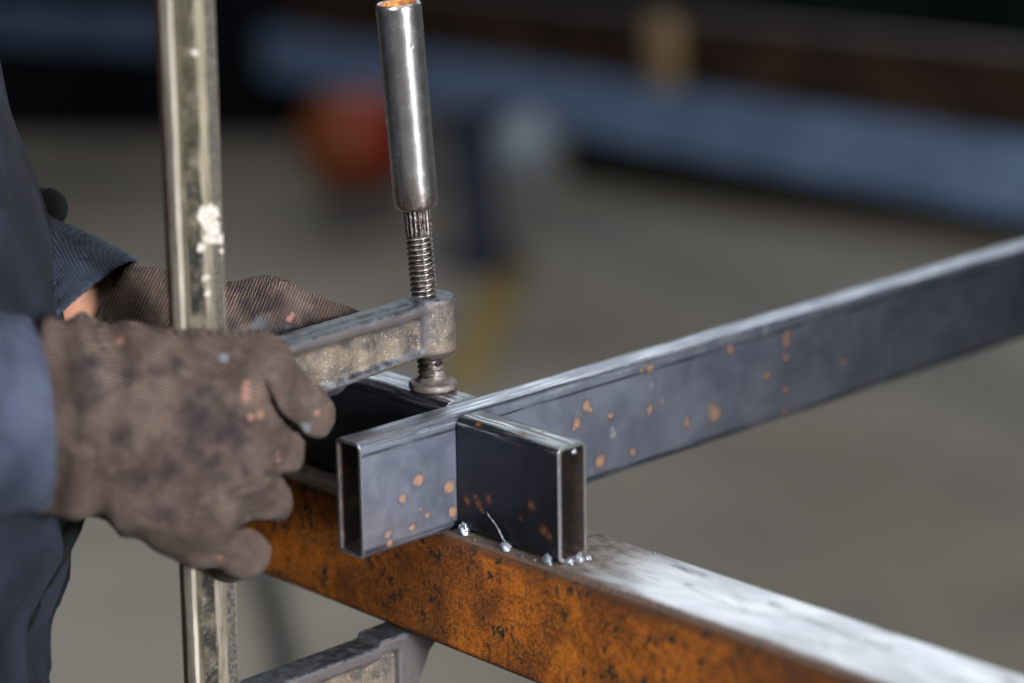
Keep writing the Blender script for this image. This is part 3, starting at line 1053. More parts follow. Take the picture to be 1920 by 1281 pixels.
# pad
pp = [(0, 0), (11.4, 0), (12.3, 0.5), (12.7, 1.6), (12.6, 3.0), (11.9, 3.8), (9.4, 4.5), (7.6, 6.2), (6.6, 8.4), (6.4, 10.2), (6.6, 12.4), (6.3, 13.6), (0.5, 14.2)]
pv, pf = lathe([q_ for i_ in range(len(pp) - 1) for q_ in [tuple(np.array(pp[i_]) * (1 - k_ / 3) + np.array(pp[i_ + 1]) * k_ / 3) for k_ in range(3)]] + [pp[-1]], 64)
pv += np.stack([mnoise_arr * 0 for mnoise_arr in pv.T], 1)
pv = np.array([(x + 0.25 * mnoise.noise(Vector((x, y, z)) * .3), y + 0.25 * mnoise.noise(Vector((y, z, x)) * .3), z) for x, y, z in pv])
mesh_obj('pressure_pad', (pv + np.array([CU, CV, 60.15])) * MM, pf, pad_mat(), clamp, Vector((CU, CV, 60)) * MM, True, None, 60)

# handle tube with a rusty bore
hp = [(6.6, 98.2), (8.6, 98.4), (10.4, 99.6), (11.2, 101.4), (11.4, 104), (11.4, 140), (11.45, 180), (11.5, 201.5), (11.3, 203.0), (10.5, 203.7),
      (9.3, 203.5), (8.7, 202.6), (8.6, 196), (8.6, 170), (0.3, 168)]
hv, hf = [], []
prof2 = []
for i in range(len(hp) - 1):
    (r0, za), (r1, zb) = hp[i], hp[i + 1]
    k = max(1, int(abs(zb - za) / 4))
    for j in range(k): prof2.append((r0 + (r1 - r0) * j / k, za + (zb - za) * j / k))
prof2.append(hp[-1])
hv, hf = lathe(prof2, 72)
i_in = [i for i, q in enumerate(prof2) if q[0] <= 9.31 and q[1] > 160][0]
fm = [1 if (j // 72) >= i_in else 0 for j in range(len(hf))]
hv = np.array([(x * (1 + 0.006 * mnoise.noise(Vector((x, y, z)) * .12)), y * (1 + 0.006 * mnoise.noise(Vector((x + 9, y, z)) * .12)), z) for x, y, z in hv])
t = T('bore_rust')
c_ = t.coord()
t.set('Base Color', t.mix(t.rr(t.noise(c_, 320, 4), 0.35, 0.65), (0.16, 0.05, 0.012), (0.52, 0.22, 0.05))).set('Roughness', 0.9)
mesh_obj('handle', on_axis(hv) * MM, hf, [handle_mat(), t.mat], clamp, Vector((0, 0, 0)), True, fm, 50)

# ------------------------------------------------------------------ person
person = empty('person', Vector(AT(-330, 640, 1250)) * MM * 1.0,
               'person in dark blue grey work jacket and knitted work gloves gripping the clamp rail', 'person')
pl = Vector(person.location); person.location = (pl.x, pl.y, FLOOR)
REF = AT(0, 640, 1262)
RX = np.array(CAM_R[0]); AWv = np.array(AWAY); UPv = np.array([0, 0, 1.0])
PORG = Vector(person.location)


def loc3(Pp):
    q = Pp - REF
    return q @ RX, q @ AWv, q[..., 2]


# silhouette of the belly and chest, mm right of the reference against height
SIL_Z = [-900, -420, -260, -178, -136, -92, -44, 11, 47, 86, 125, 240, 330]
SIL_X = [-10, -4, 0, 6, 15, 33, 37, 30, 22, 10, -1, -16, -30]


def torso(Pp, grow=0.0):
    X, Y, Z = loc3(Pp)
    xr = np.interp(Z, SIL_Z, SIL_X)
    xr = (xr + np.interp(Z - 9, SIL_Z, SIL_X) + np.interp(Z + 9, SIL_Z, SIL_X)) / 3
    hx = np.interp(Z, [-420, -200, 0, 200, 330], [112, 112, 118, 118, 95])
    hy = np.interp(Z, [-420, -200, 0, 200, 280, 330], [165, 160, 158, 185, 190, 140])
    cx = xr - hx
    a = np.abs((X - cx) / hx); b = np.abs(Y / hy)
    rr_ = (a ** 2.3 + b ** 2.3) ** (1 / 2.3)
    return (rr_ - 1) * np.minimum(hx, hy) - grow


SH_R = REF + RX * -125 + AWv * -205 + UPv * 255     # shoulder points (mm)
SH_L = REF + RX * -125 + AWv * 205 + UPv * 255
R_WR, R_EL = AT(112, 782, 1192), AT(-760, 800, 1040)
L_WR, L_EL = AT(175, 597, 1298), AT(-420, 330, 1470)
L_SL = AT(163, 606, 1299)


def body_sdf(Pp):
    dd = torso(Pp, -16)
    X, Y, Z = loc3(Pp)
    dd = smax(dd, Z - 300, 40)
    dd = smax(dd, -400 - Z, 20)
    dd = smin(dd, seg_sdf(Pp, REF + RX * -125 + UPv * 260, REF + RX * -105 + UPv * 350, 62, 56), 60)
    for sh, el, wr, hd in ((SH_R, R_EL, R_WR, AT(330, 790, 1196)), (SH_L, L_EL, L_WR, AT(400, 600, 1294))):
        dd = smin(dd, seg_sdf(Pp, sh, el, 52, 40), 40)
        near = sh is SH_R
        dd = smin(dd, seg_sdf(Pp, el, wr, 42, 15 if near else 27), 12)
        dd = smin(dd, seg_sdf(Pp, wr, wr + (hd - wr) * 0.5, 14 if near else 25, 9 if near else 13), 10)
    return dd


blo = np.minimum(REF - 330, np.minimum(R_EL, L_EL) - 70); bhi = np.maximum(REF + np.array([330, 330, 390]), np.maximum(R_EL, L_EL) + 70)
blo = np.minimum(blo, R_WR - 60); bhi = np.maximum(bhi, L_WR + 80); bhi = np.maximum(bhi, AT(330, 790, 1196) + 20)
blo[2] = REF[2] - 420
M_SKIN = skin_mat()
sdf_obj('body', body_sdf, blo, bhi, 6.0, M_SKIN, person, PORG)

M_JACKET = cloth_mat('dark_twill', (0.005, 0.006, 0.010), (0.017, 0.020, 0.034))
M_SLEEVE = cloth_mat('faded_blue_cotton', (0.024, 0.029, 0.050), (0.058, 0.067, 0.105))
M_SLEEVE2 = cloth_mat('blue_grey_cotton', (0.018, 0.023, 0.038), (0.042, 0.051, 0.076))
M_TROUSER = cloth_mat('trouser_cloth', (0.018, 0.022, 0.034), (0.04, 0.048, 0.075))
M_BLACK = plain('black_webbing', (0.005, 0.006, 0.006), 0.9, 0.0, 0.3, 80, spec=0.08)


def groove_d(X, Z):
    gx = [3, 2, 4, 8, 14]; gz = [140, 95, 50, 20, -6]
    return np.abs(X - np.interp(-Z, [-q for q in gz], gx))


def jacket_sdf(Pp):
    X, Y, Z = loc3(Pp)
    dd = torso(Pp, 0)
    # folds
    dd = dd - 3.0 * np.maximum(0, np.sin((Z + X * 0.8 + Y * 0.5) / 21.0)) ** 2 * np.clip((-30 - Z) / 60, 0, 1) + 1.2 * vnoise(Pp, 60, 8)
    dd = dd - 6.5 * vnoise(Pp * np.array([1, 1, 0.5]), 46, 21) * np.clip((-60 - Z) / 60, 0, 1)
    dd = smax(dd, Z - 302, 20)
    dd = smax(dd, -230 - Z, 6)
    # front opening beside the lapped panel
    g = np.maximum(groove_d(X, Z) - 2.2, np.maximum(-12 - dd, np.maximum(Z - 170, -12 - Z)))
    g = np.maximum(g, Y + 20)
    dd = smax(dd, -g, 1.5)
    for sh, el in ((SH_R, R_EL), (SH_L, L_EL)):
        dd = smin(dd, seg_sdf(Pp, sh, el, 74, 60), 50) 
    return dd


sdf_obj('jacket', jacket_sdf, np.minimum(blo, np.minimum(R_EL, L_EL) - 80) - 12, np.maximum(bhi, np.maximum(R_EL, L_EL) + 80) + 12, 4.5, M_JACKET, person, PORG)


def sleeve_fn(a, b, ra, rb, thick, fold, seed, cutn=None, cutp=None):
    a = np.asarray(a); b = np.asarray(b)
    ax = (b - a) / np.linalg.norm(b - a)
    nrm = ax if cutn is None else cutn

    def fn(Pp):
        tt = (Pp - a) @ ax
        L_ = np.linalg.norm(b - a)
        w_ = np.clip((L_ - 12 - tt) / 35, 0, 1)
        dd = seg_sdf(Pp, a, b + ax * 60, ra, rb)
        dd = dd + w_ * (fold * vnoise(Pp * 1.0, 38, seed) + fold * 0.8 * np.sin(tt / 9.0 + 2.2 * vnoise(Pp, 60, seed + 1))) + 0.35 * vnoise(Pp, 16, seed + 2)
        hem = np.exp(-((L_ - tt - 14) / 1.3) ** 2) * 0.7          # stitched hem line
        dd = dd + hem
        inner = seg_sdf(Pp, a, b + ax * 90, ra - thick, rb - thick)
        inner = np.maximum(inner, L_ - (12 if cutp is None else 34) - tt)
        dd = smax(dd, -inner, 0.8)
        return smax(dd, (Pp - (b if cutp is None else cutp)) @ nrm, 1.0)
    return fn


s_end = AT(66, 775, 1186)
s_st = AT(-760, 800, 1040)
sdf_obj('sleeve', sleeve_fn(s_st, s_end, 60, 41.0, 4.0, 2.1, 31, RX * 0.93 + AWv * 0.3675), np.minimum(s_st, s_end) - 72, np.maximum(s_st, s_end) + 72, 2.2, M_SLEEVE, person, Vector(s_end) * MM)
s2_end, s2_st = AT(163, 606, 1299), AT(-420, 330, 1470)
sdf_obj('sleeve', sleeve_fn(s2_st, s2_end, 52, 39.0, 4.0, 1.8, 41, RX * 0.656 + np.array(CAM_R[1]) * 0.755, AT(190, 550, 1299)), np.minimum(s2_st, s2_end) - 68, np.maximum(s2_st, s2_end) + 68, 2.2, M_SLEEVE2, person, Vector(s2_end) * MM)

# lapped front panel of the jacket: a real sheet lying over the chest, edge towards the hands
edge_px = [(-40, 40), (-18, 120), (2, 195), (26, 270), (42, 335), (64, 400), (86, 470), (100, 530), (112, 600), (116, 640)]
vs, fs = [], []
nrow, ncol = 60, 10
ex = np.array([p[0] for p in edge_px]); ey = np.array([p[1] for p in edge_px])
for i in range(nrow + 1):
    py = 40 + 600 * i / nrow
    xe = np.interp(py, ey, ex)
    xl = np.interp(py, [40, 300, 450, 600, 640], [-90, 2, 14, 34, 38])
    for j in range(ncol + 1):
        s_ = j / ncol
        px = xe + (xl - xe) * s_
        dep = 1278 - 3 - 95 * math.sqrt(max(0.0, s_ * 0.32)) * 0.35 + 2.0 * math.sin(py / 60 + s_ * 2)
        vs.append(AT(px, py, dep))
nf = len(vs)
back = [AT(0, 0, 1) for _ in range(0)]
for q in list(vs): vs.append(np.asarray(q) + AWv * 2.2)
W1 = ncol + 1
for i in range(nrow):
    for j in range(ncol):
        a, b, c, d_ = i * W1 + j, i * W1 + j + 1, (i + 1) * W1 + j + 1, (i + 1) * W1 + j
        fs.append((a, b, c, d_)); fs.append((nf + d_, nf + c, nf + b, nf + a))
    for j in (0, ncol):
        a, d_ = i * W1 + j, (i + 1) * W1 + j
        fs.append((a, d_, nf + d_, nf + a) if j == 0 else (d_, a, nf + a, nf + d_))
bm = bmesh.new()
bv = [bm.verts.new(Vector(q) * MM) for q in vs]
for q in fs: bm.faces.new([bv[i] for i in q])
bm_obj('jacket_panel', bm, M_JACKET, person, PORG, True, 60)

# black hem strap below the forearm and dark fold above the far sleeve
bm = bmesh.new()
sp_pts = [AT(150, 955, 1250), AT(138, 990, 1250), AT(112, 1040, 1250), AT(84, 1090, 1251), AT(66, 1135, 1253), AT(50, 1180, 1256)]
tube_along(bm, [Vector(p) * MM for p in sp_pts], [0.004, 0.0042, 0.0042, 0.004, 0.0032, 0.002], 12)
bm_obj('hem_strap', bm, M_BLACK, person, PORG)


def fold_sdf(Pp):
    dd = seg_sdf(Pp, AT(20, 400, 1375), AT(88, 392, 1340), 14, 11)
    return dd + 0.5 * vnoise(Pp, 20, 3)


c1 = AT(55, 395, 1358)
sdf_obj('dark_sleeve_fold', fold_sdf, c1 - 48, c1 + 48, 1.8, M_BLACK, person, PORG)  # dark lump standing for the upper fold of the sleeve


# trousers and boots, mostly below the frame
def legs_sdf(Pp):
    X, Y, Z = loc3(Pp)
    dd = smax(torso(Pp, -4), Z + 205, 6)
    dd = smax(dd, -430 - Z, 20)
    zf = FLOOR * 1000 - REF[2]
    for s_ in (-1, 1):
        hip = REF + RX * -112 + AWv * 88 * s_ + UPv * -400
        kn = REF + RX * -100 + AWv * 105 * s_ + UPv * (zf * 0.5 - 190)
        an = REF + RX * -125 + AWv * 115 * s_ + UPv * (zf + 90)
        dd = smin(dd, seg_sdf(Pp, hip, kn, 92, 68), 30)
        dd = smin(dd, seg_sdf(Pp, kn, an, 68, 52), 20)
    dd = smax(dd, (FLOOR * 1000 + 45) - Pp[..., 2], 6)
    return dd + 2.0 * vnoise(Pp, 60, 61)


lo_ = REF - 300; hi_ = REF + 300; lo_[2] = FLOOR * 1000 + 30; hi_[2] = REF[2] - 190
sdf_obj('trousers', legs_sdf, lo_, hi_, 7.0, M_TROUSER, person, PORG)
for s_ in (-1, 1):
    bb = REF + RX * -125 + AWv * 115 * s_; bb[2] = FLOOR * 1000

    def boot(Pp, bb=bb):
        dd = seg_sdf(Pp, bb + RX * -30 + UPv * 42, bb + RX * 120 + UPv * 34, 44, 36)
        dd = smin(dd, seg_sdf(Pp, bb + UPv * 50, bb + UPv * 140, 46, 48), 30)
        return smax(dd, FLOOR * 1000 + 1 - Pp[..., 2], 6)
    sdf_obj('boot', boot, bb - np.array([220, 220, 10]), bb + np.array([220, 220, 200]), 7.0, M_BLACK, person, Vector(bb) * MM)

# --- near glove (right hand, back to the camera, fingers closing round the rail)
RM = [  # mcp, pip, dip, tip as pixel/depth + radii
    ((484, 688, 1194), (574, 776, 1222), (534, 800, 1250), (478, 800, 1260), (15.5, 13.2, 11.0, 9.5)),
    ((468, 770, 1189), (522, 850, 1220), (482, 868, 1249), (426, 862, 1259), (15.5, 12.4, 10.8, 9.4)),
    ((440, 862, 1191), (498, 943, 1220), (458, 956, 1248), (404, 950, 1257), (15.0, 12.4, 10.6, 9.2)),
    ((392, 960, 1198), (455, 1040, 1219), (432, 1050, 1244), (388, 1046, 1254), (14.0, 12.0, 10.2, 9.0)),
]
CARP = [((150, 672, 1193), 17.5), ((140, 740, 1187), 22), ((136, 815, 1188), 23), ((140, 880, 1194), 20)]
CUFF = [((70, 672, 1190), 17.0), ((60, 740, 1184), 22), ((60, 815, 1185), 24), ((64, 872, 1190), 20)]


def rglove_sdf(Pp):
    dd = None
    for (mc, pi, di, ti, rad), (cp, cr), (cf, fr) in zip(RM, CARP, CUFF):
        m1 = seg_sdf(Pp, AT(*cp), AT(*mc), cr, rad[0])
        m0 = seg_sdf(Pp, AT(*cf), AT(*cp), fr, cr)
        q = smin(m1, m0, 8)
        dd = q if dd is None else smin(dd, q, 16)
    # heel of the hand and thumb muscle
    dd = smin(dd, seg_sdf(Pp, AT(190, 905, 1212), AT(375, 1008, 1212), 17, 15), 12)
    dd = smin(dd, seg_sdf(Pp, AT(180, 740, 1208), AT(262, 690, 1216), 20, 16), 14)
    th = smin(seg_sdf(Pp, AT(240, 694, 1216), AT(296, 668, 1244), 14, 12), seg_sdf(Pp, AT(296, 668, 1244), AT(395, 662, 1266), 12, 10), 4)
    dd = smin(dd, th, 8)
    # knuckle ridges
    for (mc, pi, di, ti, rad) in RM:
        c0 = AT(mc[0], mc[1], mc[2] - 3)
        dd = smin(dd, np.linalg.norm(Pp - c0, axis=-1) - rad[0] * 0.97, 8)
    fing = None
    for (mc, pi, di, ti, rad) in RM:
        q = seg_sdf(Pp, AT(*mc), AT(*pi), rad[0] * 0.86, rad[1])
        q = smin(q, seg_sdf(Pp, AT(*pi), AT(*di), rad[1], rad[2]), 2.5)
        q = smin(q, seg_sdf(Pp, AT(*di), AT(*ti), rad[2], rad[3]), 2.5)
        fing = q if fing is None else smin(fing, q, 1.2)
    dd = smin(dd, fing, 5)
    # the gaps between the fingers, open to the webbing
    q3 = (Pp - C3 * 1000.0) @ R3.T
    ppx = 960 + FPX * q3[..., 0] / q3[..., 2]; ppy = 640.5 + FPX * q3[..., 1] / q3[..., 2]
    for pts, w0, w1 in (([(496, 712), (508, 745), (528, 785), (580, 826), (640, 850)], 1.4, 8.0), ([(478, 884), (510, 890), (548, 893), (600, 897)], 1.6, 9.0),
                        ([(444, 990), (470, 984), (505, 990), (560, 1000)], 4.0, 16.0)):
        best = None
        for i_ in range(len(pts) - 1):
            (xa, ya), (xb, yb) = pts[i_], pts[i_ + 1]
            tt = np.clip(((ppx - xa) * (xb - xa) + (ppy - ya) * (yb - ya)) / ((xb - xa) ** 2 + (yb - ya) ** 2), 0, 1)
            f_ = (i_ + tt) / (len(pts) - 1)
            d2 = np.hypot(ppx - xa - tt * (xb - xa), ppy - ya - tt * (yb - ya)) - (w0 + (w1 - w0) * f_)
            best = d2 if best is None else np.minimum(best, d2)
        dd = smax(dd, -best / 4.0, 2.2)
    # knit folds by the wrist, running round it
    A, B = AT(100, 780, 1190), AT(300, 790, 1190)
    ax = (B - A) / np.linalg.norm(B - A)
    s_ = (Pp - A) @ ax
    bow = ((Pp - A) @ np.array([0, 0, 1.0]) / 40.0) ** 2 * -7
    wm = np.exp(-((s_ - 22) / 20.0) ** 2)
    dd = dd + wm * (2.3 * np.sin((s_ - bow) / 3.9 + 1.3 * vnoise(Pp, 70, 71)) + 0.9 * vnoise(Pp, 30, 72))
    dd = dd + 0.5 * vnoise(Pp, 26, 73) + 0.35 * vnoise(Pp, 11, 74)
    up3 = (Pp - A) @ np.array([0, 0, 1.0])
    dd = dd + 0.5 * np.sin((s_ * 0.9 + up3 * 0.45) / 4.6 + 1.5 * vnoise(Pp, 45, 75)) * np.exp(-((s_ - 92) / 26.0) ** 2) * np.clip(0.4 + vnoise(Pp, 40, 76), 0, 1)
    # rolled hem, open mouth
    cut = A - ax * 0 + ax * ((-1.0))
    sc = (Pp - cut) @ ax - bow * 0.6
    hem = np.exp(-((sc - 2.2) / 2.0) ** 2) * 1.6
    dd = dd - hem
    inner = dd + 2.6
    mouth = np.maximum(inner, sc - 24)
    dd = smax(dd, -mouth, 0.8)
    return smax(dd, -sc, 1.2)


def rcoat(v, nrm):
    pal = -np.array([0.0, 0, 0]) + AWv * 0.50 + UPv * -0.85
    s0 = (v - AT(100, 780, 1190)) @ RX
    k = nrm @ pal
    return np.clip(k * 1.1 + 0.12, 0, 1) * np.clip((s0 - 10) / 14, 0, 1)


rg_org = AT(300, 790, 1200)
rlo, rhi = rg_org.copy(), rg_org.copy()
for grp in RM:
    for q in grp[:4]:
        rlo = np.minimum(rlo, AT(*q) - 24); rhi = np.maximum(rhi, AT(*q) + 24)
for q, _ in CARP + CUFF:
    rlo = np.minimum(rlo, AT(*q) - 34); rhi = np.maximum(rhi, AT(*q) + 34)
rg = sdf_obj('glove', rglove_sdf, rlo, rhi, 1.25, M_BLACK, person, Vector(rg_org) * MM, {'coat': rcoat})


def spot_list(o, lst):
    out = []
    for px, py, rad in lst:
        h_ = hit(o, px, py)
        if h_ is not None: out.append((h_.x, h_.y, h_.z, rad * MM))
    return out


M_G1 = glove_mat('knit_glove',
                 spot_list(rg, [(461, 730, 2.6), (461, 745, 2.8), (462, 718, 2.0), (595, 774, 2.2), (470, 782, 1.8), (488, 778, 2.2), (520, 852, 1.8), (522, 862, 1.7), (225, 640, 2.6), (412, 1045, 1.8)]),
                 spot_list(rg, [(165, 690, 6), (168, 720, 6.5), (166, 750, 6), (385, 735, 7), (370, 790, 8), (425, 810, 9), (440, 830, 7), (400, 870, 8), (320, 880, 6), (310, 962, 5.5),
                                (260, 900, 5), (350, 760, 6), (330, 690, 5), (300, 700, 4), (456, 878, 3.2), (225, 820, 6), (360, 840, 7), (245, 700, 6), (455, 790, 5)]),
                 spot_list(rg, [(421, 671, 2.6), (572, 802, 3.4)]), (0.24, 0.25, 0.94))
rg.data.materials[0] = M_G1

# --- far glove (left hand behind the sliding arm)
LM = [((505, 585, 1298), (588, 602, 1306), (640, 612, 1312), (672, 620, 1316), (17.5, 12.8, 10.5, 9.0)),
      ((492, 640, 1298), (585, 655, 1309), (640, 662, 1314), (668, 664, 1317), (16.0, 12.4, 10.8, 9.4)),
      ((470, 695, 1302), (560, 705, 1312), (615, 700, 1318), (640, 690, 1320), (15.5, 12.0, 10.4, 9.0)),
      ((440, 745, 1308), (510, 750, 1316), (560, 742, 1322), (585, 732, 1324), (14, 11.0, 9.6, 8.4))]


def lglove_sdf(Pp):
    w0 = AT(232, 612, 1296)
    dd = None
    for i, (mc, pi, di, ti, rad) in enumerate(LM):
        q = seg_sdf(Pp, AT(290, 610 + 24 * i, 1294), AT(*mc), 19, rad[0])
        dd = q if dd is None else smin(dd, q, 14)
    dd = smin(dd, seg_sdf(Pp, AT(190, 590, 1297), AT(300, 618, 1294), 30, 27.5), 16)
    fing = None
    for (mc, pi, di, ti, rad) in LM:
        q = smin(seg_sdf(Pp, AT(*mc), AT(*pi), rad[0] * 0.9, rad[1]), smin(seg_sdf(Pp, AT(*pi), AT(*di), rad[1], rad[2]), seg_sdf(Pp, AT(*di), AT(*ti), rad[2], rad[3]), 2), 2)
        fing = q if fing is None else smin(fing, q, 2.4)
    dd = smin(dd, fing, 7)
    th = smin(seg_sdf(Pp, AT(320, 690, 1290), AT(380, 740, 1288), 15, 12), seg_sdf(Pp, AT(380, 740, 1288), AT(440, 752, 1290), 12, 10), 4)
    dd = smin(dd, th, 8)
    A, B = AT(222, 552, 1294), AT(402, 640, 1290)
    ax = (B - A) / np.linalg.norm(B - A)
    s_ = (Pp - A) @ ax
    dd = dd + 0.8 * vnoise(Pp, 22, 81) + np.exp(-((s_ - 20) / 16) ** 2) * 0.9 * np.sin(s_ / 2.6)
    dd = dd - np.exp(-((s_ - 1.5) / 1.8) ** 2) * 1.0
    mouth = np.maximum(dd + 2.6, s_ - 22)
    dd = smax(dd, -mouth, 0.8)
    return smax(dd, -s_, 1.0)


def lcoat(v, nrm):
    pal = AWv * -0.62 + UPv * -0.78
    s0 = (v - AT(430, 600, 1290)) @ RX
    return np.clip((nrm @ pal) * 0.9 + 0.10, 0, 1) * np.clip((s0 + 10) / 16, 0, 1) * 0.9


lg_org = AT(440, 610, 1292)
llo, lhi = lg_org.copy(), lg_org.copy()
for grp in LM:
    for q in grp[:4]:
        llo = np.minimum(llo, AT(*q) - 26); lhi = np.maximum(lhi, AT(*q) + 26)
for q in (AT(190, 590, 1297), AT(330, 680, 1276)):
    llo = np.minimum(llo, q - 40); lhi = np.maximum(lhi, q + 40)
lg = sdf_obj('glove', lglove_sdf, llo, lhi, 1.4, M_BLACK, person, Vector(lg_org) * MM, {'coat': lcoat})
M_G2 = glove_mat('knit_glove_far', spot_list(lg, [(543, 598, 2.2), (548, 590, 1.6), (472, 636, 2.6), (466, 630, 1.8)]),
                 spot_list(lg, [(500, 575, 4), (520, 570, 4), (480, 590, 4), (460, 570, 4), (450, 540, 5), (440, 610, 5), (540, 620, 6), (575, 600, 5), (490, 550, 3.5)]), [], (0.62, 0.65, -0.42))
lg.data.materials[0] = M_G2


# ------------------------------------------------------------------ blurred workshop behind
def G(px, py, dep): return AT(px, py, dep) * MM


def floor_at(px, py):
    d_ = AT(px, py, 1000) * MM - C3
    k = (FLOOR - C3[2]) / d_[2]
    return C3 + d_ * k


def beam_between(name, pa, pb, depth_m, height, mats, label, cat, lip=None, group=None):
    """an I-section running from pa to pb (top front edge points)."""
    pa, pb = Vector(pa), Vector(pb)
    t_ = (pb - pa).normalized()
    n_ = t_.cross(Vector((0, 0, 1))).normalized()
    if n_.dot(Vector(AWAY)) < 0: n_ = -n_
    up_ = n_.cross(t_)
    if up_.z < 0: up_ = -up_
    fl_, wb = height * 0.10, depth_m * 0.18
    prof_ = [(0, 0), (depth_m, 0), (depth_m, -fl_), (depth_m / 2 + wb / 2, -fl_), (depth_m / 2 + wb / 2, -height + fl_), (depth_m, -height + fl_), (depth_m, -height),
             (0, -height), (0, -height + fl_), (depth_m / 2 - wb / 2, -height + fl_), (depth_m / 2 - wb / 2, -fl_), (0, -fl_)]
    if lip == 'box':
        prof_ = [(0, 0), (depth_m, 0), (depth_m, -height), (0, -height)]
    vs_ = [p + n_ * a + up_ * b for p in (pa, pb) for a, b in prof_]
    k = len(prof_)
    fs_ = [(i, (i + 1) % k, k + (i + 1) % k, k + i) for i in range(k)] + [tuple(range(k))[::-1], tuple(range(k, 2 * k))]
    bm_ = bmesh.new()
    bv_ = [bm_.verts.new(v) for v in vs_]
    for q in fs_: bm_.faces.new([bv_[i] for i in q])
    o = bm_obj(name, bm_, mats, None, pa, False, None)
    return tag(o, label, cat, group)


M_BLUE = plain('blue_paint', (0.155, 0.230, 0.375), 0.5, 0.0, 0.18, 6)
M_BROWN = plain('brown_primer', (0.040, 0.021, 0.012), 0.6, 0.0, 0.6, 7, spec=0.35)
bpa, bpb = G(425, 46, 6465), G(2200, 310, 3664)
beam_between('painted_beam', bpa, bpb, 0.14, 0.118, M_BLUE, 'long pale blue painted steel beam lying across the blurred background', 'steel beam', 'box')
dirb = (Vector(bpb) - Vector(bpa)).normalized()
nb = dirb.cross(Vector((0, 0, 1))).normalized()
if nb.dot(Vector(AWAY)) < 0: nb = -nb
upb = nb.cross(dirb)
if upb.z < 0: upb = -upb
beam_between('brown_beam', Vector(bpa) + nb * 0.034 + upb * 0.133 - dirb * 0.25, Vector(bpb) + nb * 0.034 + upb * 0.133, 0.045, 0.132, M_BROWN,
             'dark brown steel beam stacked on top of the blue beam', 'steel beam')
M_BLUE2 = plain('deep_blue', (0.030, 0.050, 0.095), 0.6, 0.0, 0.18, 6)  # deeper blue than the main beam
beam_between('deep_blue_beam', G(-260, 0, 5700), G(300, 34, 5500), 0.10, 0.075, M_BLUE2, 'deep blue beam at the far upper left, left of the clamp rail', 'steel beam', 'box')
pa_, pb_ = floor_at(1060, 335), floor_at(2300, 505)  # dark box added in place of the shadow under the blue beam
beam_between('beam_shade_box', Vector(pa_) + Vector((0, 0, 0.19)), Vector(pb_) + Vector((0, 0, 0.19)), 0.2, 0.188, plain('umber_shade', (0.020, 0.016, 0.012), 0.9, 0, 0.3, 4, spec=0.05),
             'very dark box added on the floor as shadow beneath the blue beam', 'steel beam', 'box')

# wooden block standing on the blue beam, against the brown one
c = Vector(bpa) + dirb * ((Vector(G(1235, 160, 4790)) - Vector(bpa)).dot(dirb)) + nb * 0.014 + upb * 0.001
bm = bmesh.new()
bm_box(bm, (-0.039, -0.012, 0.0), (0.039, 0.012, 0.126), 0.004)
rot = Matrix((dirb, nb, upb)).transposed().to_4x4()
for v in bm.verts: v.co = rot @ v.co + Vector(c)
wb_ = bm_obj('wood_block', bm, plain('pale_wood', (0.30, 0.20, 0.10), 0.7, 0, 0.25, 20), None, c)
tag(wb_, 'pale yellow wooden block standing against the dark brown beam', 'wood block')

# trestle that carries the beams: navy posts
M_NAVY = plain('navy_paint', (0.012, 0.018, 0.045), 0.5, 0.0, 0.3, 8)


fp = floor_at(903, 500)
dep_f = float(R3[2] @ (fp - C3)) * 1000
tr = empty('trestle', fp, 'dark navy trestle post under the blue beam, blurred', 'trestle')
top = G(880, 225, dep_f)
bm = bmesh.new()
tube_along(bm, [fp, fp + (top - fp) * 0.5, top], 0.045, 16)
bm_obj('leg', bm, M_NAVY, tr, fp)
bm = bmesh.new()
bm_box(bm, (-0.08, -0.06, 0), (0.08, 0.06, 0.02), 0.004)
for v in bm.verts: v.co += Vector(fp)
bm_obj('foot_plate', bm, M_NAVY, tr, fp)
bm = bmesh.new()
bm_box(bm, (-0.05, -0.05, -0.02), (0.05, 0.05, 0.03), 0.004)
for v in bm.verts: v.co += Vector(top)
bm_obj('head_plate', bm, M_NAVY, tr, top)

# yellow webbing strap lying on the floor toward the camera
pts_ = [(932, 470), (940, 520), (925, 580), (900, 640), (872, 700), (868, 730)]
vs, fs = [], []
for i, (px, py) in enumerate(pts_):
    q = floor_at(px, py)
    vs += [q - RIGHT * 0.045 + np.array([0, 0, 0.004]), q + RIGHT * 0.045 + np.array([0, 0, 0.004]), q - RIGHT * 0.045 + np.array([0, 0, 0.009]), q + RIGHT * 0.045 + np.array([0, 0, 0.009])]
for i in range(len(pts_) - 1):
    a = i * 4
    fs += [(a + 2, a + 3, a + 7, a + 6), (a, a + 4, a + 5, a + 1), (a, a + 2, a + 6, a + 4), (a + 1, a + 5, a + 7, a + 3)]
fs += [(0, 1, 3, 2), (len(vs) - 4, len(vs) - 2, len(vs) - 1, len(vs) - 3)]
ys = mesh_obj('webbing_strap', vs, fs, plain('yellow_webbing', (0.28, 0.20, 0.07), 0.8, 0, 0.2, 12), None, floor_at(900, 600), True)
tag(ys, 'yellow webbing strap lying on the concrete floor below the navy trestle', 'strap')

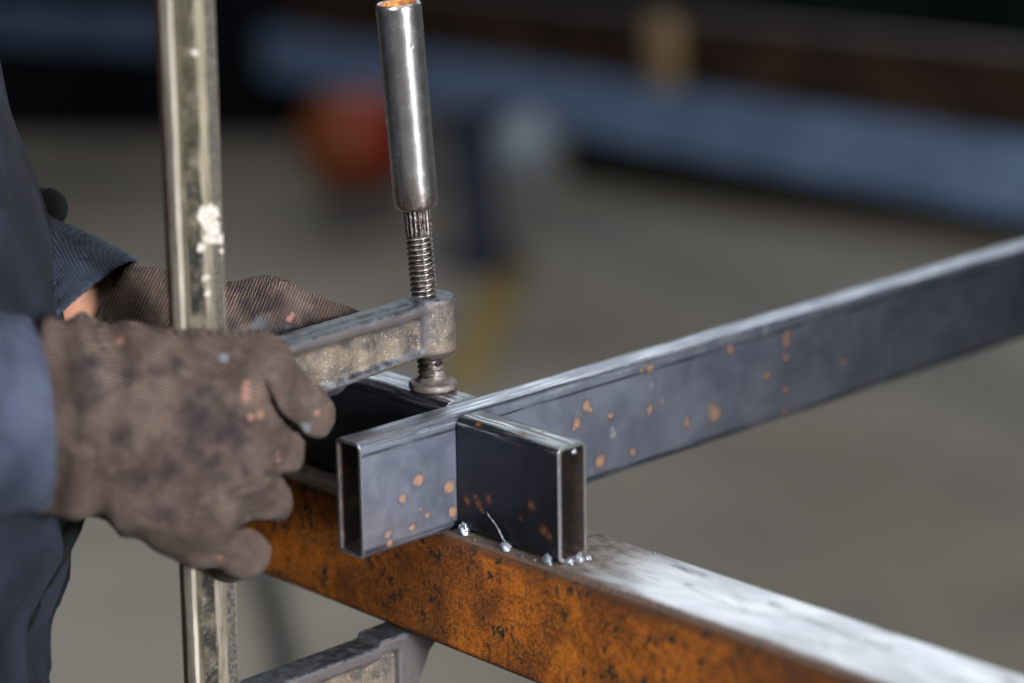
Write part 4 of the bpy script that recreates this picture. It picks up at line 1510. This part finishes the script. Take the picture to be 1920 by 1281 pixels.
# orange red canister lying below the blue beam on the left
cc_ = G(668, 262, 5350)
ob = empty('gas_canister', cc_, 'orange red canister below the blue beam, blurred, left of the clamp handle', 'canister')
M_ORANGE = plain('orange_paint', (0.19, 0.045, 0.010), 0.5, 0, 0.2, 10)
M_RED = plain('red_paint', (0.20, 0.024, 0.010), 0.5, 0, 0.2, 10)
cp_ = [(a_ * 1.12, b_ * 0.6) for a_, b_ in [(0.001, -0.16), (0.05, -0.158), (0.083, -0.14), (0.094, -0.10), (0.094, 0.10), (0.083, 0.14), (0.04, 0.165), (0.001, 0.168)]]
cv, cf = lathe(cp_, 40)
dir_ = Vector(RIGHT * 0.80 + AWAY * 0.60 + np.array([0, 0, 0.0])).normalized()
q_ = dir_.to_track_quat('Z', 'Y').to_matrix()
cv = np.array([tuple(q_ @ Vector(p) + Vector(cc_)) for p in cv])
fm = [0 if j // 40 >= 3 else 1 for j in range(len(cf))]
bodyc = mesh_obj('body', cv, cf, [M_RED, M_ORANGE], ob, cc_, True, fm)
bm = bmesh.new()
pb_ = Vector(cc_) - dir_ * 0.165
tube_along(bm, [Vector(cc_) - dir_ * 0.09, Vector(cc_) - dir_ * 0.125], 0.03, 16)
bm_obj('valve', bm, M_ORANGE, ob, pb_)
bm = bmesh.new()
base_f = Vector((cc_[0], cc_[1], FLOOR))
bm_box(bm, (-0.05, -0.05, 0), (0.05, 0.05, float(cc_[2]) - FLOOR - 0.105), 0.004)
for v in bm.verts: v.co += base_f
cst = bm_obj('stand', bm, plain('dark_stand', (0.10, 0.09, 0.08), 0.7), None, base_f)
tag(cst, 'dark stand on the floor carrying the orange red canister', 'stand')

# white sack hanging on the beam's lower edge
cw = G(985, 272, 4800)
bm = bmesh.new()
bmesh.ops.create_icosphere(bm, subdivisions=4, radius=1.0)
for v in bm.verts:
    n_ = mnoise.noise(v.co * 2.0)
    v.co = Vector(cw) + Vector(RIGHT) * v.co.x * 0.062 * (1 + .2 * n_) + Vector(AWAY) * v.co.y * 0.05 + Vector((0, 0, v.co.z * 0.068 * (1 + .2 * n_)))
ws = bm_obj('cloth_bundle', bm, plain('white_cloth', (0.21, 0.245, 0.29), 0.9, 0, 0.2, 20, 0.5, 60), None, cw, True, 180)
tag(ws, 'white cloth bundle hanging under the blue beam right of the navy post', 'cloth')

# dark machines and racking at the back
M_DARK = plain('dark_machine_paint', (0.006, 0.007, 0.009), 0.9, 0.0, 0.4, 2, spec=0.05)
M_DGREEN = plain('dark_green_paint', (0.008, 0.013, 0.013), 0.9, 0.0, 0.4, 2, spec=0.05)


def machine(name, px0, px1, py_floor, height, depth_m, mat, label, cat):
    a, b = floor_at(px0, py_floor), floor_at(px1, py_floor)
    w_ = float(np.linalg.norm(b - a))
    bm_ = bmesh.new()
    ang = math.atan2((b - a)[1], (b - a)[0])
    rot_ = Matrix.Translation(Vector(a)) @ Matrix.Rotation(ang, 4, 'Z')
    e = empty(name, a, label, cat)
    for nm, lo, hi in (('cabinet', (0, 0, 0.06), (w_, depth_m, height)), ('plinth', (0.04, 0.04, 0), (w_ - 0.04, depth_m - 0.04, 0.06)), ('top_plate', (-0.03, -0.03, height), (w_ + 0.03, depth_m + .03, height + 0.05))):
        bm_ = bmesh.new()
        bm_box(bm_, lo, hi, 0.008)
        for v in bm_.verts: v.co = rot_ @ v.co
        bm_obj(nm, bm_, mat, e, a, False, 30)
    return e


machine('machine_cabinet', -500, 560, 262, 0.95, 0.7, M_DARK, 'black machine cabinet in the dark upper left of the background', 'cabinet')  # cabinet's right end extended to darken the shaded area under the blue beam
machine('storage_cabinet', 560, 1300, 95, 1.6, 0.6, M_DARK, 'dark storage cabinet at the back behind the stacked beams', 'cabinet')
machine('workbench', 1150, 2300, 130, 1.2, 0.8, M_DGREEN, 'dark green workbench at the upper right of the background', 'workbench')

# dark rubber cable on the floor under the bar
bm = bmesh.new()
cpts = [(470, 1010), (492, 1080), (512, 1150), (528, 1220), (540, 1290), (548, 1380)]
tube_along(bm, [Vector(floor_at(*p)) + Vector((0, 0, 0.016)) for p in cpts], 0.016, 12)
cb = bm_obj('rubber_cable', bm, plain('black_rubber', (0.05, 0.045, 0.04), 0.8), None, floor_at(500, 1150))
tag(cb, 'dark rubber cable lying on the floor below the rusty bar', 'cable')

# dark sheet added unseen to the right, to darken the long tube's far end
ca = C3 * 0 + (AWAY * math.cos(math.radians(60)) + RIGHT * math.sin(math.radians(60))) * 1.85
cb_ = (AWAY * math.cos(math.radians(90)) + RIGHT * math.sin(math.radians(90))) * 1.75
ca[2] = cb_[2] = FLOOR
cur = empty('added_dark_flag', ca, 'dark sheet on a thin rail, added unseen right of the frame to darken a reflection', 'dark flag')
vs, fs = [], []
nc_ = 60
nrm_ = np.cross(cb_ - ca, [0, 0, 1]); nrm_ /= np.linalg.norm(nrm_)
for i in range(nc_ + 1):
    p = ca + (cb_ - ca) * i / nc_ + nrm_ * 0.02 * math.sin(i * 0.9)
    for off_ in (0.0, 0.003):
        q = p + nrm_ * off_
        vs += [q + np.array([0, 0, 0.02]), q + np.array([0, 0, 1.55])]
for i in range(nc_):
    a = i * 4
    fs += [(a, a + 4, a + 5, a + 1), (a + 2, a + 3, a + 7, a + 6), (a + 1, a + 5, a + 7, a + 3), (a, a + 2, a + 6, a + 4)]
mesh_obj('cloth', vs, fs, plain('flag_cloth', (0.012, 0.013, 0.018), 0.9, 0, 0.2, 10, spec=0.05), cur, ca, True, None, 60)
bm = bmesh.new()
tube_along(bm, [Vector(ca), Vector(ca) + Vector((0, 0, 1.58)), Vector(cb_) + Vector((0, 0, 1.58)), Vector(cb_)], 0.012, 12)
bm_obj('frame', bm, M_DARK, cur, ca)
